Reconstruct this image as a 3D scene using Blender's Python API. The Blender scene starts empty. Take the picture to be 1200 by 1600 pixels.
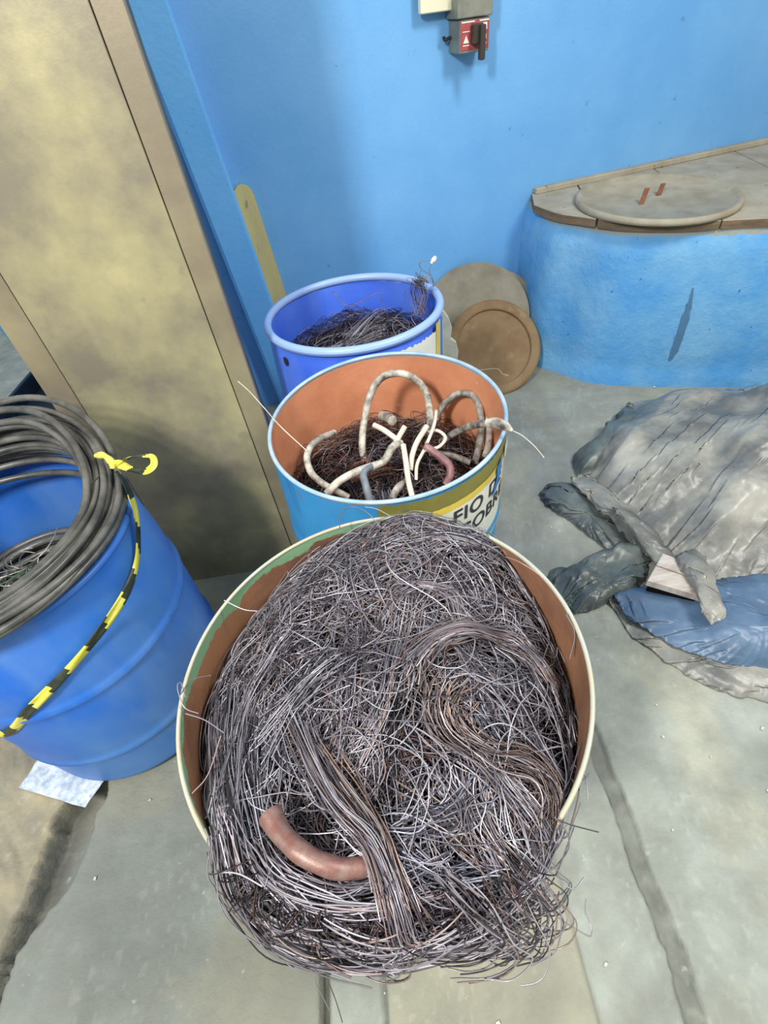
import bpy, math
import numpy as np
from mathutils import Matrix, Vector

# ------------------------------------------------------------------ camera
F, PITCH, ROLL, H = 790.0, math.radians(46.0991), math.radians(-7.1552), 1.56
fw = np.array([0, math.cos(PITCH), -math.sin(PITCH)]); rt0 = np.array([1., 0, 0]); up0 = np.cross(rt0, fw)
cr, sr = math.cos(ROLL), math.sin(ROLL)
RT = cr * rt0 + sr * up0; UP = -sr * rt0 + cr * up0
CAM = np.array([0, 0, H])
scene = bpy.context.scene
C = scene.collection
cd = bpy.data.cameras.new('camera'); cam = bpy.data.objects.new('camera', cd); C.objects.link(cam)
cd.sensor_fit = 'HORIZONTAL'; cd.sensor_width = 36; cd.lens = F / 1200 * 36; cd.clip_start = .02
cam.matrix_world = Matrix(((RT[0], UP[0], -fw[0], 0), (RT[1], UP[1], -fw[1], 0), (RT[2], UP[2], -fw[2], H), (0, 0, 0, 1)))
scene.camera = cam
# ------------------------------------------------------------------ world, lights, exposure
w = bpy.data.worlds.new('world'); scene.world = w; w.use_nodes = True
w.node_tree.nodes['Background'].inputs[0].default_value = (.93, .97, 1, 1)
w.node_tree.nodes['Background'].inputs[1].default_value = .62
def area(name, loc, target, size, power, col):
    l = bpy.data.lights.new(name, 'AREA'); l.shape = 'RECTANGLE'; l.size = size[0]; l.size_y = size[1]; l.energy = power; l.color = col
    o = bpy.data.objects.new(name, l); C.objects.link(o); o.location = loc
    o.rotation_euler = (Vector(target) - Vector(loc)).to_track_quat('-Z', 'Y').to_euler()
area('ceiling_lamp_right', (1.9, .2, 3.6), (.3, 1.3, .4), (.5, 1.1), 88, (1, .98, .94))
area('ceiling_lamp_left', (-1.15, -.9, 2.9), (-.2, 1.6, .4), (.25, .5), 105, (1, .98, .94))
vs = scene.view_settings
vs.view_transform = 'Standard'; vs.look = 'None'; vs.gamma = 1; vs.use_curve_mapping = False; vs.exposure = 0.0

# ------------------------------------------------------------------ helpers
rng = np.random.default_rng(7)
def ray(x, y): return fw + (x - 600) / F * RT - (y - 800) / F * UP
def atz(x, y, z=0.):
    d = ray(x, y); return CAM + (z - H) / d[2] * d
def atplane(x, y, P0, n):
    d = ray(x, y); n = np.array(n, float); return CAM + ((np.array(P0) - CAM) @ n) / (d @ n) * d
def lin(c):
    c = np.array(c, float) / 255
    return tuple(np.where(c <= .04045, c / 12.92, ((c + .055) / 1.055) ** 2.4))
def smooth(a, b, x):
    t = np.clip((x - a) / (b - a), 0, 1); return t * t * (3 - 2 * t)

def mat(name, col, rough=.6, metal=0., var=None, amt=.6, scale=6., detail=6., bump=0., bscale=40., attr=None, speck=None, stretch=None, spec=.5, streak=None, attrmix=None, edge=.12):
    """base colour with noise patches of a second colour, fine bump; attr = name of a colour attribute used as base"""
    m = bpy.data.materials.new(name); m.use_nodes = True; nt = m.node_tree; N = nt.nodes; L = nt.links
    b = N['Principled BSDF']; b.inputs['Roughness'].default_value = rough; b.inputs['Metallic'].default_value = metal
    b.inputs['Specular IOR Level'].default_value = spec
    tc = N.new('ShaderNodeTexCoord'); vec = tc.outputs['Object']
    if stretch:
        mp = N.new('ShaderNodeMapping'); mp.inputs['Scale'].default_value = stretch; L.new(vec, mp.inputs['Vector']); vec = mp.outputs['Vector']
    if attr:
        at = N.new('ShaderNodeAttribute'); at.attribute_name = attr; out = at.outputs['Color']
    else:
        rgb = N.new('ShaderNodeRGB'); rgb.outputs[0].default_value = (*col, 1); out = rgb.outputs[0]
    def mix(fac, a, bcol, mode='MIX'):
        mx = N.new('ShaderNodeMix'); mx.data_type = 'RGBA'; mx.blend_type = mode
        if isinstance(fac, float): mx.inputs['Factor'].default_value = fac
        else: L.new(fac, mx.inputs['Factor'])
        L.new(a, mx.inputs['A'])
        if isinstance(bcol, tuple): mx.inputs['B'].default_value = (*bcol, 1)
        else: L.new(bcol, mx.inputs['B'])
        return mx.outputs['Result']
    def noise(sc, det=6., rg=.6, off=0):
        n = N.new('ShaderNodeTexNoise'); n.inputs['Scale'].default_value = sc; n.inputs['Detail'].default_value = det; n.inputs['Roughness'].default_value = rg
        L.new(vec, n.inputs['Vector']); return n.outputs['Fac']
    def ramp(src, a, bb, top=1.):
        r = N.new('ShaderNodeMapRange'); r.inputs['From Min'].default_value = a; r.inputs['From Max'].default_value = bb; r.inputs['To Max'].default_value = top
        L.new(src, r.inputs['Value']); return r.outputs['Result']
    if var: out = mix(ramp(noise(scale, detail), .38, .66, amt), out, var)
    if speck: out = mix(ramp(noise(speck[1], 3., .5), speck[2], speck[2] + .06, speck[3] if len(speck) > 3 else .8), out, speck[0])
    if streak:   # (colour, scale vector, threshold, amount)
        mp2 = N.new('ShaderNodeMapping'); mp2.inputs['Scale'].default_value = streak[1]; L.new(tc.outputs['Object'], mp2.inputs['Vector'])
        n2 = N.new('ShaderNodeTexNoise'); n2.inputs['Scale'].default_value = 1; n2.inputs['Detail'].default_value = 5; L.new(mp2.outputs['Vector'], n2.inputs['Vector'])
        out = mix(ramp(n2.outputs['Fac'], streak[2], streak[2] + .12, streak[3]), out, streak[0])
    if attrmix:  # (attribute, colour, threshold): paint where attribute(noisy) < threshold
        a = N.new('ShaderNodeAttribute'); a.attribute_name = attrmix[0]
        n3 = noise(attrmix[3] if len(attrmix) > 3 else 18., 5.)
        ma = N.new('ShaderNodeMath'); ma.operation = 'MULTIPLY_ADD'; ma.inputs[1].default_value = edge * attrmix[2] * 8; L.new(n3, ma.inputs[0]); L.new(a.outputs['Fac'], ma.inputs[2])
        th = attrmix[2] * (1 + edge * 4)
        out = mix(ramp(ma.outputs[0], th * .97, th * 1.03), mixcol(nt, attrmix[1]), out)
    L.new(out, b.inputs['Base Color'])
    if bump:
        bp = N.new('ShaderNodeBump'); bp.inputs['Strength'].default_value = 1; bp.inputs['Distance'].default_value = bump
        L.new(noise(bscale, 8., .65), bp.inputs['Height']); L.new(bp.outputs['Normal'], b.inputs['Normal'])
    return m
def mixcol(nt, c):
    r = nt.nodes.new('ShaderNodeRGB'); r.outputs[0].default_value = (*c, 1); return r.outputs[0]

def mesh_obj(name, V, Fc, m, parent=None, base=None, smooth_=True, cols=None, fattr=None, fmat=None):
    """V (n,3) in world coordinates; Fc list/array of faces; base = world origin of the object"""
    V = np.asarray(V, float)
    pb = np.array(parent['_b']) if parent is not None and '_b' in parent else np.zeros(3)
    b = pb if base is None else np.array(base, float)
    me = bpy.data.meshes.new(name)
    if isinstance(Fc, np.ndarray):
        k = Fc.shape[1]; nf = len(Fc)
        me.vertices.add(len(V)); me.vertices.foreach_set('co', (V - b).astype(np.float32).ravel())
        me.loops.add(nf * k); me.loops.foreach_set('vertex_index', Fc.astype(np.int32).ravel())
        me.polygons.add(nf); me.polygons.foreach_set('loop_start', np.arange(0, nf * k, k, dtype=np.int32))
        me.update(calc_edges=True)
    else:
        me.from_pydata((V - b).tolist(), [], [list(map(int, f)) for f in Fc]); me.update()
    if smooth_: me.polygons.foreach_set('use_smooth', [True] * len(me.polygons))
    if isinstance(m, (list, tuple)):
        for mm in m: me.materials.append(mm)
        if fmat is not None: me.polygons.foreach_set('material_index', np.asarray(fmat, dtype=np.int32))
    else: me.materials.append(m)
    if cols is not None:
        a = me.color_attributes.new('Col', 'FLOAT_COLOR', 'POINT'); cc = np.ones((len(V), 4), np.float32); cc[:, :3] = cols; a.data.foreach_set('color', cc.ravel())
    if fattr is not None:
        a = me.attributes.new(fattr[0], 'FLOAT', 'POINT'); a.data.foreach_set('value', np.asarray(fattr[1], np.float32))
    o = bpy.data.objects.new(name, me); C.objects.link(o)
    if parent is not None: o.parent = parent; o.location = Vector(b - pb)
    else: o.location = Vector(b)
    o['_b'] = list(map(float, b))
    return o
def thing(name, label, cat, loc=(0, 0, 0), group=None):
    o = bpy.data.objects.new(name, None); C.objects.link(o); o.location = loc; o['_b'] = list(map(float, loc)); o.empty_display_size = .05
    return tag(o, label, cat, group)
def tag(o, label=None, cat=None, group=None, kind=None):
    if label: o['label'] = label
    if cat: o['category'] = cat
    if group: o['group'] = group
    if kind: o['kind'] = kind
    return o

def box(c, a, b_, h, bev=0.0):
    """oriented box: centre c, half-vectors a,b_,h -> V,F (slightly bevelled by chamfer of vertical edges if bev)"""
    c, a, b_, h = map(lambda q: np.array(q, float), (c, a, b_, h))
    if not bev:
        V = [c + i * a + j * b_ + k * h for k in (-1, 1) for i, j in ((-1, -1), (1, -1), (1, 1), (-1, 1))]
        return np.array(V), [[3, 2, 1, 0], [4, 5, 6, 7], [0, 1, 5, 4], [1, 2, 6, 5], [2, 3, 7, 6], [3, 0, 4, 7]]
    la, lb, lh = map(np.linalg.norm, (a, b_, h)); A, B, Hh = a / la, b_ / lb, h / lh
    V = []; 
    for k, ins in ((-1, 1), (-1, 0), (1, 0), (1, 1)):
        z = k * lh if ins else k * (lh - bev); e = bev if ins else 0
        x, y = la - e, lb - e
        for i, j in ((-x + bev, -y), (x - bev, -y), (x, -y + bev), (x, y - bev), (x - bev, y), (-x + bev, y), (-x, y - bev), (-x, -y + bev)):
            V.append(c + i * A + j * B + z * Hh)
    Fc = [list(range(7, -1, -1)), list(range(24, 32))]
    for l in range(3):
        for i in range(8): Fc.append([l * 8 + i, l * 8 + (i + 1) % 8, l * 8 + 8 + (i + 1) % 8, l * 8 + 8 + i])
    return np.array(V), Fc
def merge(parts):
    V = []; Fc = []; n = 0
    for v, f in parts:
        V.append(np.asarray(v)); Fc += [[i + n for i in q] for q in f]; n += len(v)
    return np.vstack(V), Fc
def lathe(prof, cx, cy, seg=96, shear=(0, 0), z0=None, ztop=1., close=False, wob=0.):
    """profile (r,z) list; shear tilts the top of the wall: dz = (sx*dx+sy*dy) * (z/ztop)^2"""
    t = np.linspace(0, 2 * np.pi, seg, endpoint=False); V = []
    for r, z in prof:
        rr = r * (1 + wob * np.sin(2 * t + 1) + wob * .5 * np.sin(3 * t))
        x = rr * np.cos(t); y = rr * np.sin(t); V.append(np.stack([cx + x, cy + y, z + (shear[0] * x + shear[1] * y) * (z / ztop) ** 2], 1))
    V = np.vstack(V); n = len(prof); i = np.arange(seg); j = (i + 1) % seg
    Fq = np.vstack([np.stack([k * seg + i, k * seg + j, (k + 1) * seg + j, (k + 1) * seg + i], 1) for k in range(n - 1)])
    return V, Fq
def smoothpath(P, k=24):
    P = np.array(P, float); n = len(P)
    if n == 2: return P[0] + (P[1] - P[0]) * np.linspace(0, 1, k)[:, None]
    Q = np.vstack([2 * P[0] - P[1], P, 2 * P[-1] - P[-2]])
    d = np.r_[0, np.cumsum(np.linalg.norm(np.diff(P, axis=0), axis=1))]; out = []
    for s in np.linspace(0, d[-1], k):
        i = min(np.searchsorted(d, s, 'right') - 1, n - 2); u = (s - d[i]) / (d[i + 1] - d[i] + 1e-12)
        a, b, c_, e = Q[i], Q[i + 1], Q[i + 2], Q[i + 3]
        out.append(.5 * (2 * b + (c_ - a) * u + (2 * a - 5 * b + 4 * c_ - e) * u * u + (3 * b - a - 3 * c_ + e) * u ** 3))
    return np.array(out)
def tubes(P, rad, sides=3, cap=False, closed=False):
    """P (N,K,3) -> verts, quads, and wire index per vertex; rad scalar / (N,) / (N,K)"""
    P = np.asarray(P, float); N, K, _ = P.shape
    rad = np.broadcast_to(np.asarray(rad, float).reshape((-1, 1)) if np.ndim(rad) == 1 else rad, (N, K))
    if closed: T = np.roll(P, -1, 1) - np.roll(P, 1, 1)
    else: T = np.gradient(P, axis=1)
    T /= np.linalg.norm(T, axis=2, keepdims=True) + 1e-12
    ref = np.where(np.abs(T[:, :1, 2:3]) < .8, np.array([0, 0, 1.]), np.array([1., 0, 0])).reshape(N, 3)
    U = np.zeros_like(P); u = np.cross(T[:, 0], ref); u /= np.linalg.norm(u, axis=1, keepdims=True) + 1e-12
    for k in range(K):
        u = u - (u * T[:, k]).sum(1, keepdims=True) * T[:, k]; u /= np.linalg.norm(u, axis=1, keepdims=True) + 1e-12; U[:, k] = u
    W = np.cross(T, U)
    a = np.arange(sides) / sides * 2 * np.pi
    V = P[:, :, None, :] + rad[:, :, None, None] * (U[:, :, None, :] * np.cos(a)[None, None, :, None] + W[:, :, None, :] * np.sin(a)[None, None, :, None])
    V = V.reshape(-1, 3)
    kk = np.arange(K if closed else K - 1); s = np.arange(sides); k2 = (kk + 1) % K
    q = np.stack([kk[:, None] * sides + s, k2[:, None] * sides + s, k2[:, None] * sides + (s + 1) % sides, kk[:, None] * sides + (s + 1) % sides], -1).reshape(-1, 4)
    Fq = (q[None] + (np.arange(N) * K * sides)[:, None, None]).reshape(-1, 4)
    idx = np.repeat(np.arange(N), K * sides)
    return V, Fq, idx
def cable(name, pts, r, m, parent=None, base=None, k=40, sides=12, caps=True, rr=None, attr=None):
    P = smoothpath(pts, k)[None]
    rad = np.full((1, k), r) if rr is None else np.interp(np.linspace(0, 1, k), np.linspace(0, 1, len(rr)), rr)[None]
    V, Fq, _ = tubes(P, rad, sides); Fc = Fq.tolist()
    if caps: Fc += [list(range(sides))[::-1], [(k - 1) * sides + i for i in range(sides)]]
    o = mesh_obj(name, V, Fc, m, parent, base)
    if caps:
        for p_ in (o.data.polygons[-1], o.data.polygons[-2]): p_.use_smooth = False
    return o

# ------------------------------------------------------------------ materials
M = {}
M['wall'] = mat('blue_wall_paint', lin((98, 162, 218)), .5, 0, lin((118, 178, 228)), .8, 1.6, 5, .0012, 60, speck=(lin((52, 92, 130)), 16., .70, .45))
M['wall_speck'] = M['wall']
M['pillar'] = mat('pillar_paint', lin((96, 170, 230)), .6, 0, lin((112, 182, 236)), .6, 3, 5, .002, 50, speck=(lin((50, 96, 140)), 22., .70, .6))
M['tank'] = mat('tank_paint', lin((84, 158, 216)), .6, 0, lin((128, 184, 220)), .8, 4, 6, .006, 26, speck=(lin((40, 84, 120)), 30., .70, .8), attrmix=('depth', lin((150, 156, 150)), .028, 9.))
M['slab'] = mat('slab_stone', lin((150, 142, 122)), .85, 0, lin((176, 170, 152)), .8, 7, 8, .002, 60, speck=(lin((84, 74, 60)), 26., .66, .6))
M['slabedge'] = mat('slab_edge', lin((128, 108, 82)), .85, 0, lin((92, 78, 60)), .8, 9, 8, .003, 40, stretch=(1, 1, 5))
M['lid'] = mat('lid_grey', lin((166, 160, 140)), .75, .1, lin((140, 124, 98)), .7, 8, 8, .0015, 70)
M['rust'] = mat('rust_tab', lin((134, 86, 62)), .8, .2, lin((96, 62, 46)), .8, 30, 6, .001, 120)
M['panel'] = mat('panel_steel', lin((134, 127, 108)), .40, .2, lin((190, 182, 134)), .9, 3.1, 7, .0006, 30, speck=(lin((118, 112, 100)), 14., .68, .35), spec=.4)
M['panel_edge'] = mat('panel_strip', lin((132, 122, 102)), .42, .2, lin((170, 160, 122)), .7, 3.2, 7, .0006, 30)
M['blue_plastic'] = mat('blue_plastic_matte', lin((32, 106, 206)), .42, 0, lin((92, 142, 200)), .85, 1.9, 6, .0006, 30, speck=(lin((30, 58, 110)), 18., .73, .7), streak=(lin((110, 152, 205)), (5, 5, 1.2), .56, .45))
M['violet_plastic'] = mat('violet_blue_plastic', lin((66, 108, 228)), .38, 0, lin((100, 140, 236)), .6, 4, 6, .0006, 40, attrmix=('depth', lin((150, 178, 226)), .026, 14.))
M['drum_blue'] = mat('drum_blue_paint', lin((62, 150, 206)), .5, .1, lin((52, 132, 190)), .7, 7, 7, .0006, 60, speck=(lin((120, 110, 90)), 24., .68, .7), streak=(lin((34, 96, 150)), (18, 18, 2), .60, .7))
M['rust_in'] = mat('rusty_inner_wall', lin((214, 146, 108)), .8, 0, lin((184, 116, 82)), .8, 5, 8, .001, 60, speck=(lin((214, 176, 142)), 30., .70, .6), attrmix=('depth', lin((120, 158, 184)), .012, 20.))
M['rust_in_front'] = mat('green_rimmed_inner_wall', lin((156, 110, 78)), .85, 0, lin((104, 70, 54)), .9, 6, 8, .001, 60, attrmix=('depth', lin((122, 164, 124)), .024, 13.), edge=.4)
M['rim_cream'] = mat('cream_rim_edge', lin((178, 168, 140)), .6, 0, lin((170, 182, 176)), .8, 9, 6, .0005, 80)
M['rim_blue'] = mat('pale_blue_rim_edge', lin((176, 196, 208)), .55, .15, lin((120, 160, 190)), .8, 12, 6, .0005, 80)
M['drum_front'] = mat('drum_front_paint', lin((158, 186, 164)), .55, .1, lin((190, 180, 150)), .8, 8, 7, .0008, 60)
M['wire'] = mat('burnt_wire', (0, 0, 0), .36, .35, attr='Col', spec=.5)
M['core'] = mat('gap_shade_black', (.008, .007, .008), .95, 0, spec=.05)  # near-black: shade in gaps and hollows put into the colour
M['copper'] = mat('dull_copper', lin((122, 82, 74)), .42, .2, lin((140, 122, 112)), .8, 60, 7, .0006, 120)
M['cable_grey'] = mat('weathered_cable', lin((204, 198, 184)), .6, 0, lin((66, 60, 54)), 1., 26, 7, .001, 120)
M['cable_dark'] = mat('dark_weathered_cable', lin((88, 82, 76)), .6, 0, lin((180, 176, 166)), 1., 34, 7, .001, 120)
M['cable_white'] = mat('off_white_cable', lin((226, 216, 196)), .5, 0, lin((176, 160, 140)), .5, 30, 5)
M['cable_red'] = mat('reddish_cable', lin((118, 78, 80)), .5, 0, lin((160, 130, 128)), .7, 40, 5)
M['cable_blue'] = mat('blue_grey_cable', lin((116, 126, 134)), .5, 0, lin((80, 86, 92)), .6, 40, 5)
M['black_cable'] = mat('dusty_black_cable', lin((62, 62, 60)), .36, 0, lin((112, 111, 106)), .8, 14, 6, .0003, 60)
M['tarp'] = mat('grey_tarp', lin((98, 99, 95)), .36, 0, lin((166, 164, 152)), 1., 4.5, 7, .0012, 40, spec=.7)
M['tarp_dark'] = mat('dark_green_grey_tarp', lin((72, 80, 78)), .36, 0, lin((116, 124, 118)), .8, 7, 6, .001, 40, spec=.6)
M['tarp_blue'] = mat('blue_grey_tarp', lin((92, 118, 146)), .38, 0, lin((60, 84, 110)), .8, 6, 6, .001, 40, spec=.6)
M['wood'] = mat('worn_wood', lin((196, 188, 178)), .8, 0, lin((150, 134, 122)), .8, 8, 6, .001, 60, stretch=(1, 6, 1))
M['plank'] = mat('yellow_painted_wood', lin((204, 190, 122)), .7, 0, lin((176, 170, 128)), .8, 14, 6, .001, 60, stretch=(1, 1, .3), speck=(lin((110, 110, 96)), 40., .66, .6))
M['disc_grey'] = mat('dusty_grey_disc', lin((138, 134, 118)), .85, 0, lin((112, 106, 92)), .8, 8, 8, .001, 70)
M['disc_brown'] = mat('rusty_brown_lid', lin((134, 110, 78)), .8, .05, lin((108, 82, 52)), .8, 7, 8, .001, 70, speck=(lin((164, 138, 100)), 9., .60, .35))
M['paper'] = mat('white_tissue', lin((222, 230, 240)), .8, 0, lin((150, 168, 186)), .8, 50, 3, .004, 60)
M['cream'] = mat('cream_enamel', lin((232, 228, 198)), .5, 0, lin((214, 206, 172)), .5, 8, 5)
M['cream_torn'] = mat('torn_cream_board', lin((206, 208, 184)), .8, 0, lin((170, 164, 128)), .7, 14, 6, .001, 60)
M['metal_grey'] = mat('grey_box_metal', lin((140, 142, 128)), .5, .2, lin((110, 112, 104)), .7, 20, 6)
M['metal_dark'] = mat('dark_box_metal', lin((84, 84, 78)), .55, .2, lin((60, 60, 56)), .6, 20, 6)
M['lever'] = mat('lever_metal', lin((74, 66, 60)), .4, .4)
M['red'] = mat('red_label', lin((158, 66, 66)), .5, 0, lin((186, 110, 106)), .5, 60, 4)
M['white'] = mat('white_print', lin((232, 226, 216)), .6)
M['yellow'] = mat('yellow_tape', lin((222, 196, 74)), .45, 0, lin((196, 176, 90)), .6, 20, 5)
M['olive'] = mat('olive_tape', lin((134, 128, 56)), .4, 0, lin((110, 104, 50)), .7, 14, 5, .0004, 80)
M['label'] = mat('white_label', lin((226, 226, 212)), .5, 0, lin((200, 204, 192)), .5, 14, 5)
M['ink'] = mat('black_ink', lin((44, 44, 46)), .6)
M['tape_blue'] = mat('blue_tape', lin((46, 120, 186)), .45)
M['ribbon_y'] = mat('hazard_yellow', lin((214, 206, 70)), .4, 0, lin((240, 236, 150)), .4, 30, 4)
M['ribbon_k'] = mat('hazard_black', lin((38, 46, 36)), .4, 0, lin((70, 80, 60)), .6, 30, 4)
M['crate'] = mat('dark_blue_steel', lin((38, 58, 76)), .6, .2, lin((24, 36, 48)), .7, 12, 6)
M['debris'] = mat('debris_chips', lin((204, 200, 186)), .9)
M['floor'] = mat('concrete_floor', (.3, .3, .3), .78, 0, var=lin((128, 128, 118)), amt=.6, scale=7, detail=10, attr='Col', bump=.006, bscale=26, speck=(lin((200, 198, 184)), 30., .70, .4), spec=.3)
M['conduit'] = mat('dark_conduit', lin((40, 44, 50)), .5)

# ------------------------------------------------------------------ floor
def vnoise(x, y, s, seed=0):
    """smooth value noise on arrays"""
    r = np.random.default_rng(seed); G = r.random((64, 64)); X = x / s + 100.3; Y = y / s + 100.7
    i = np.floor(X).astype(int); j = np.floor(Y).astype(int); u = X - i; v = Y - j; u = u * u * (3 - 2 * u); v = v * v * (3 - 2 * v)
    g = lambda a, b: G[a % 64, b % 64]
    return g(i, j) * (1 - u) * (1 - v) + g(i + 1, j) * u * (1 - v) + g(i, j + 1) * (1 - u) * v + g(i + 1, j + 1) * u * v
def fbm(x, y, s, seed=0, o=4):
    t = 0; a = 1; n = 0
    for k in range(o): t = t + a * vnoise(x, y, s / 2 ** k, seed + k); n += a; a *= .5
    return t / n
xs = np.r_[np.linspace(-6, -1.5, 14), np.linspace(-1.45, 1.15, 470), np.linspace(1.2, 6, 22)]
ys = np.r_[np.linspace(-3.5, -.45, 8), np.linspace(-.4, 1.1, 270), np.linspace(1.12, 2.9, 80), np.linspace(3, 7, 12)]
X, Y = np.meshgrid(xs, ys, indexing='ij')
Z = np.zeros_like(X) + .003 * (fbm(X, Y, .25, 3) - .5)
near = smooth(1.05, .85, Y)
# raised broken slab at the left with a trough beside it
edge = -1.035 + .07 * (fbm(X * 0 + 5, Y, .10, 9) - .5) + .02 * (fbm(X * 0 + 5, Y, .02, 19, 2) - .5) + .05 * smooth(.35, -.1, Y) * -1
raised = smooth(edge + .004, edge - .004, X) * near
Z += raised * (.016 + .035 * (fbm(X * 2 + Y * .5, Y * .5, .12, 12) - .35) + .012 * (fbm(X * 3 + Y, Y, .05, 13) - .5))
tw = .075 * smooth(.15, .34, Y + .05 * (fbm(X, Y, .05, 4) - .5)) + .012
trough = smooth(edge - .005, edge + .012, X) * smooth(edge + tw + .03, edge + tw - .015, X) * near * smooth(-.3, .0, Y)
Z -= trough * .07
# groove pair in front of the drum
def groove(x0, wd_, dep, y1=1.0, rough=0.):
    e = x0 + rough * (fbm(X * 0 + x0 * 9, Y, .08, int(abs(x0) * 100)) - .5)
    return dep * smooth(e - wd_ / 2 - .004, e - wd_ / 2 + .004, X) * smooth(e + wd_ / 2 + .004, e + wd_ / 2 - .004, X) * smooth(y1, y1 - .05, Y)
G1 = groove(-.269, .018, .03); G2 = groove(-.134, .009, .018); G3 = groove(.318 - .01 * 0, .006, .006, 1.0, .006); G4 = groove(.522, .044, .014, 1.0, .026) * (.55 + .9 * fbm(X, Y, .03, 71))
Z -= G1 + G2 + G3 + G4
strip = smooth(-.277, -.262, X) * smooth(-.13, -.138, X) * near
Z -= strip * .004
base_c = np.array(lin((158, 160, 148))); cool = np.array(lin((150, 158, 150))); warm = np.array(lin((174, 170, 146))); dark = np.array(lin((104, 100, 88)))
Fk = lambda a: a[..., None]
n1 = fbm(X, Y, .5, 21); n2 = fbm(X * .6, Y * 1.4, .12, 31); n3 = fbm(X * 3, Y * .6, .3, 41)
Cc = base_c * (1 - Fk(n1)) + cool * Fk(n1)
Cc = Cc * (1 + .42 * Fk(n2 - .5) + .3 * Fk(n3 - .5) + .22 * Fk(fbm(X, Y * .7, .035, 45) - .5))
warmp = smooth(.5, .75, fbm(X, Y, .22, 47)); Cc = Cc * (1 - Fk(warmp) * .5) + warm * Fk(warmp) * .5
mid = smooth(-.13, -.12, X) * smooth(.325, .315, X) * near; Cc = Cc * (1 - Fk(mid)) + ((warm * .6 + base_c * .3) * (1 + .3 * Fk(n2 - .5))) * Fk(mid)
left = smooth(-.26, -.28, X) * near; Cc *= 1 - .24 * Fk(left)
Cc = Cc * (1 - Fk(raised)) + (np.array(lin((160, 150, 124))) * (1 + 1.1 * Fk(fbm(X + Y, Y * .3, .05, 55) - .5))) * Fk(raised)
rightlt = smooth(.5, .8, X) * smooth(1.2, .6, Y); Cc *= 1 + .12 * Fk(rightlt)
dk = np.clip(trough * (.95 - .85 * smooth(edge + .01, edge + .075, X)) + (G1 + G2) * 30 + G3 * 80 + G4 * 34 * (.6 + fbm(X, Y, .03, 70)), 0, .85); Cc = Cc * (1 - Fk(dk)) + dark * .4 * Fk(dk)  # shade in the trough and grooves painted into the floor colour
far = smooth(1.6, 2.4, Y) * smooth(-.3, .3, X); Cc *= 1 - .22 * Fk(far); backl = smooth(-1.3, -1.8, X) * smooth(1.5, 2.2, Y); Cc *= 1 + .5 * Fk(backl)   # grime along the wall foot; far-left floor brightened in its colour
chips = smooth(.74, .80, vnoise(X * 1.0, Y * .7, .011, 90)) * smooth(.45, .6, fbm(X, Y, .2, 95)); Cc = Cc + Fk(chips * .05)
nx, ny = X.shape; ii, jj = np.meshgrid(np.arange(nx - 1), np.arange(ny - 1), indexing='ij'); q = (ii * ny + jj).ravel()
Fq = np.stack([q, q + ny, q + ny + 1, q + 1], 1)
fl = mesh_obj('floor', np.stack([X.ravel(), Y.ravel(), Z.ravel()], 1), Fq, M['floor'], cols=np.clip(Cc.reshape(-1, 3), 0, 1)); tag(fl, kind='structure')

# ------------------------------------------------------------------ back wall, pillar, side wall
W0 = np.array([.963, 2.832, 0]); WD = np.array([.9657, .2594, 0]); WN = np.array([-WD[1], WD[0], 0]); ZU = np.array([0, 0, 1.])
def wallpt(s, dn, z): return W0 + s * WD - dn * WN + z * ZU
V, Fc = box(wallpt(.6, -.06, 1.75), WD * 2.8, WN * .06, ZU * 1.75)
tag(mesh_obj('wall_back', V, Fc, M['wall'], smooth_=False), kind='structure')
# blue pilaster between panel and wall
pa = atplane(434, 500, wallpt(0, .09, 0), WN); s1 = (pa - W0) @ WD; pb_ = atplane(386, 500, wallpt(0, .09, 0), WN); s0 = (pb_ - W0) @ WD
V, Fc = box(wallpt((s0 + s1) / 2, .045, 1.75), WD * (s1 - s0) / 2, WN * .05, ZU * 1.75, .012)
V = V + np.outer(-.092 * (V[:, 2] - .55), WD)   # the old pilaster leans a little
tag(mesh_obj('trim_1', V, Fc, M['pillar'], smooth_=False), kind='structure')
P0 = atz(0, 516); P1 = atz(36, 556); dd = (P1 - P0) / np.linalg.norm(P1 - P0); nn = np.array([dd[1], -dd[0], 0]) 
nn = nn * np.sign(nn[0])
V, Fc = box(P0 + dd * .9 + ZU * 1.5 + nn * .05, dd * 1.5, nn * .05, ZU * 1.5)
tag(mesh_obj('wall_left', V, Fc, M['pillar'], smooth_=False), kind='structure')

# ------------------------------------------------------------------ tall steel panel
PL = atz(267, 912); PR = atz(490, 877); pd = PR - PL; pw = np.linalg.norm(pd); pd /= pw
dn_ = -ray(745, 1631); dn_ /= dn_[2]; pn = np.cross(pd, dn_); pn /= np.linalg.norm(pn)
if pn[1] > 0: pn = -pn
th = thing('steel_partition', 'tall grey brown steel partition with two vertical seams standing left of the drums', 'panel', tuple((PL + PR) / 2))
g1 = np.linalg.norm(atz(297, 907) - PL); g2 = np.linalg.norm(atz(466, 880.6) - PL)
def sheet(name, a, b, m, proud, z0=.0, z1=2.2, ins=.0012):
    c0 = PL + pd * (a + ins); c1 = PL + pd * (b - ins)
    V, Fc = box((c0 + c1) / 2 + dn_ * (z0 + z1) / 2 + pn * (proud - .01), (c1 - c0) / 2, pn * .01, dn_ * (z1 - z0) / 2, .0015)
    return mesh_obj(name, V, Fc, m, th, smooth_=False)
sheet('side_strip', 0, g1, M['panel_edge'], .0)
sheet('centre_sheet', g1, g2, M['panel'], .001)
sheet('side_strip', g2, pw, M['panel_edge'], .0)
V, Fc = box((PL + PR) / 2 + dn_ * 1.1 - pn * .04, pd * (pw / 2 - .004), pn * .018, dn_ * 1.095)
mesh_obj('back_frame', V, Fc, M['metal_dark'], th, smooth_=False)

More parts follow.
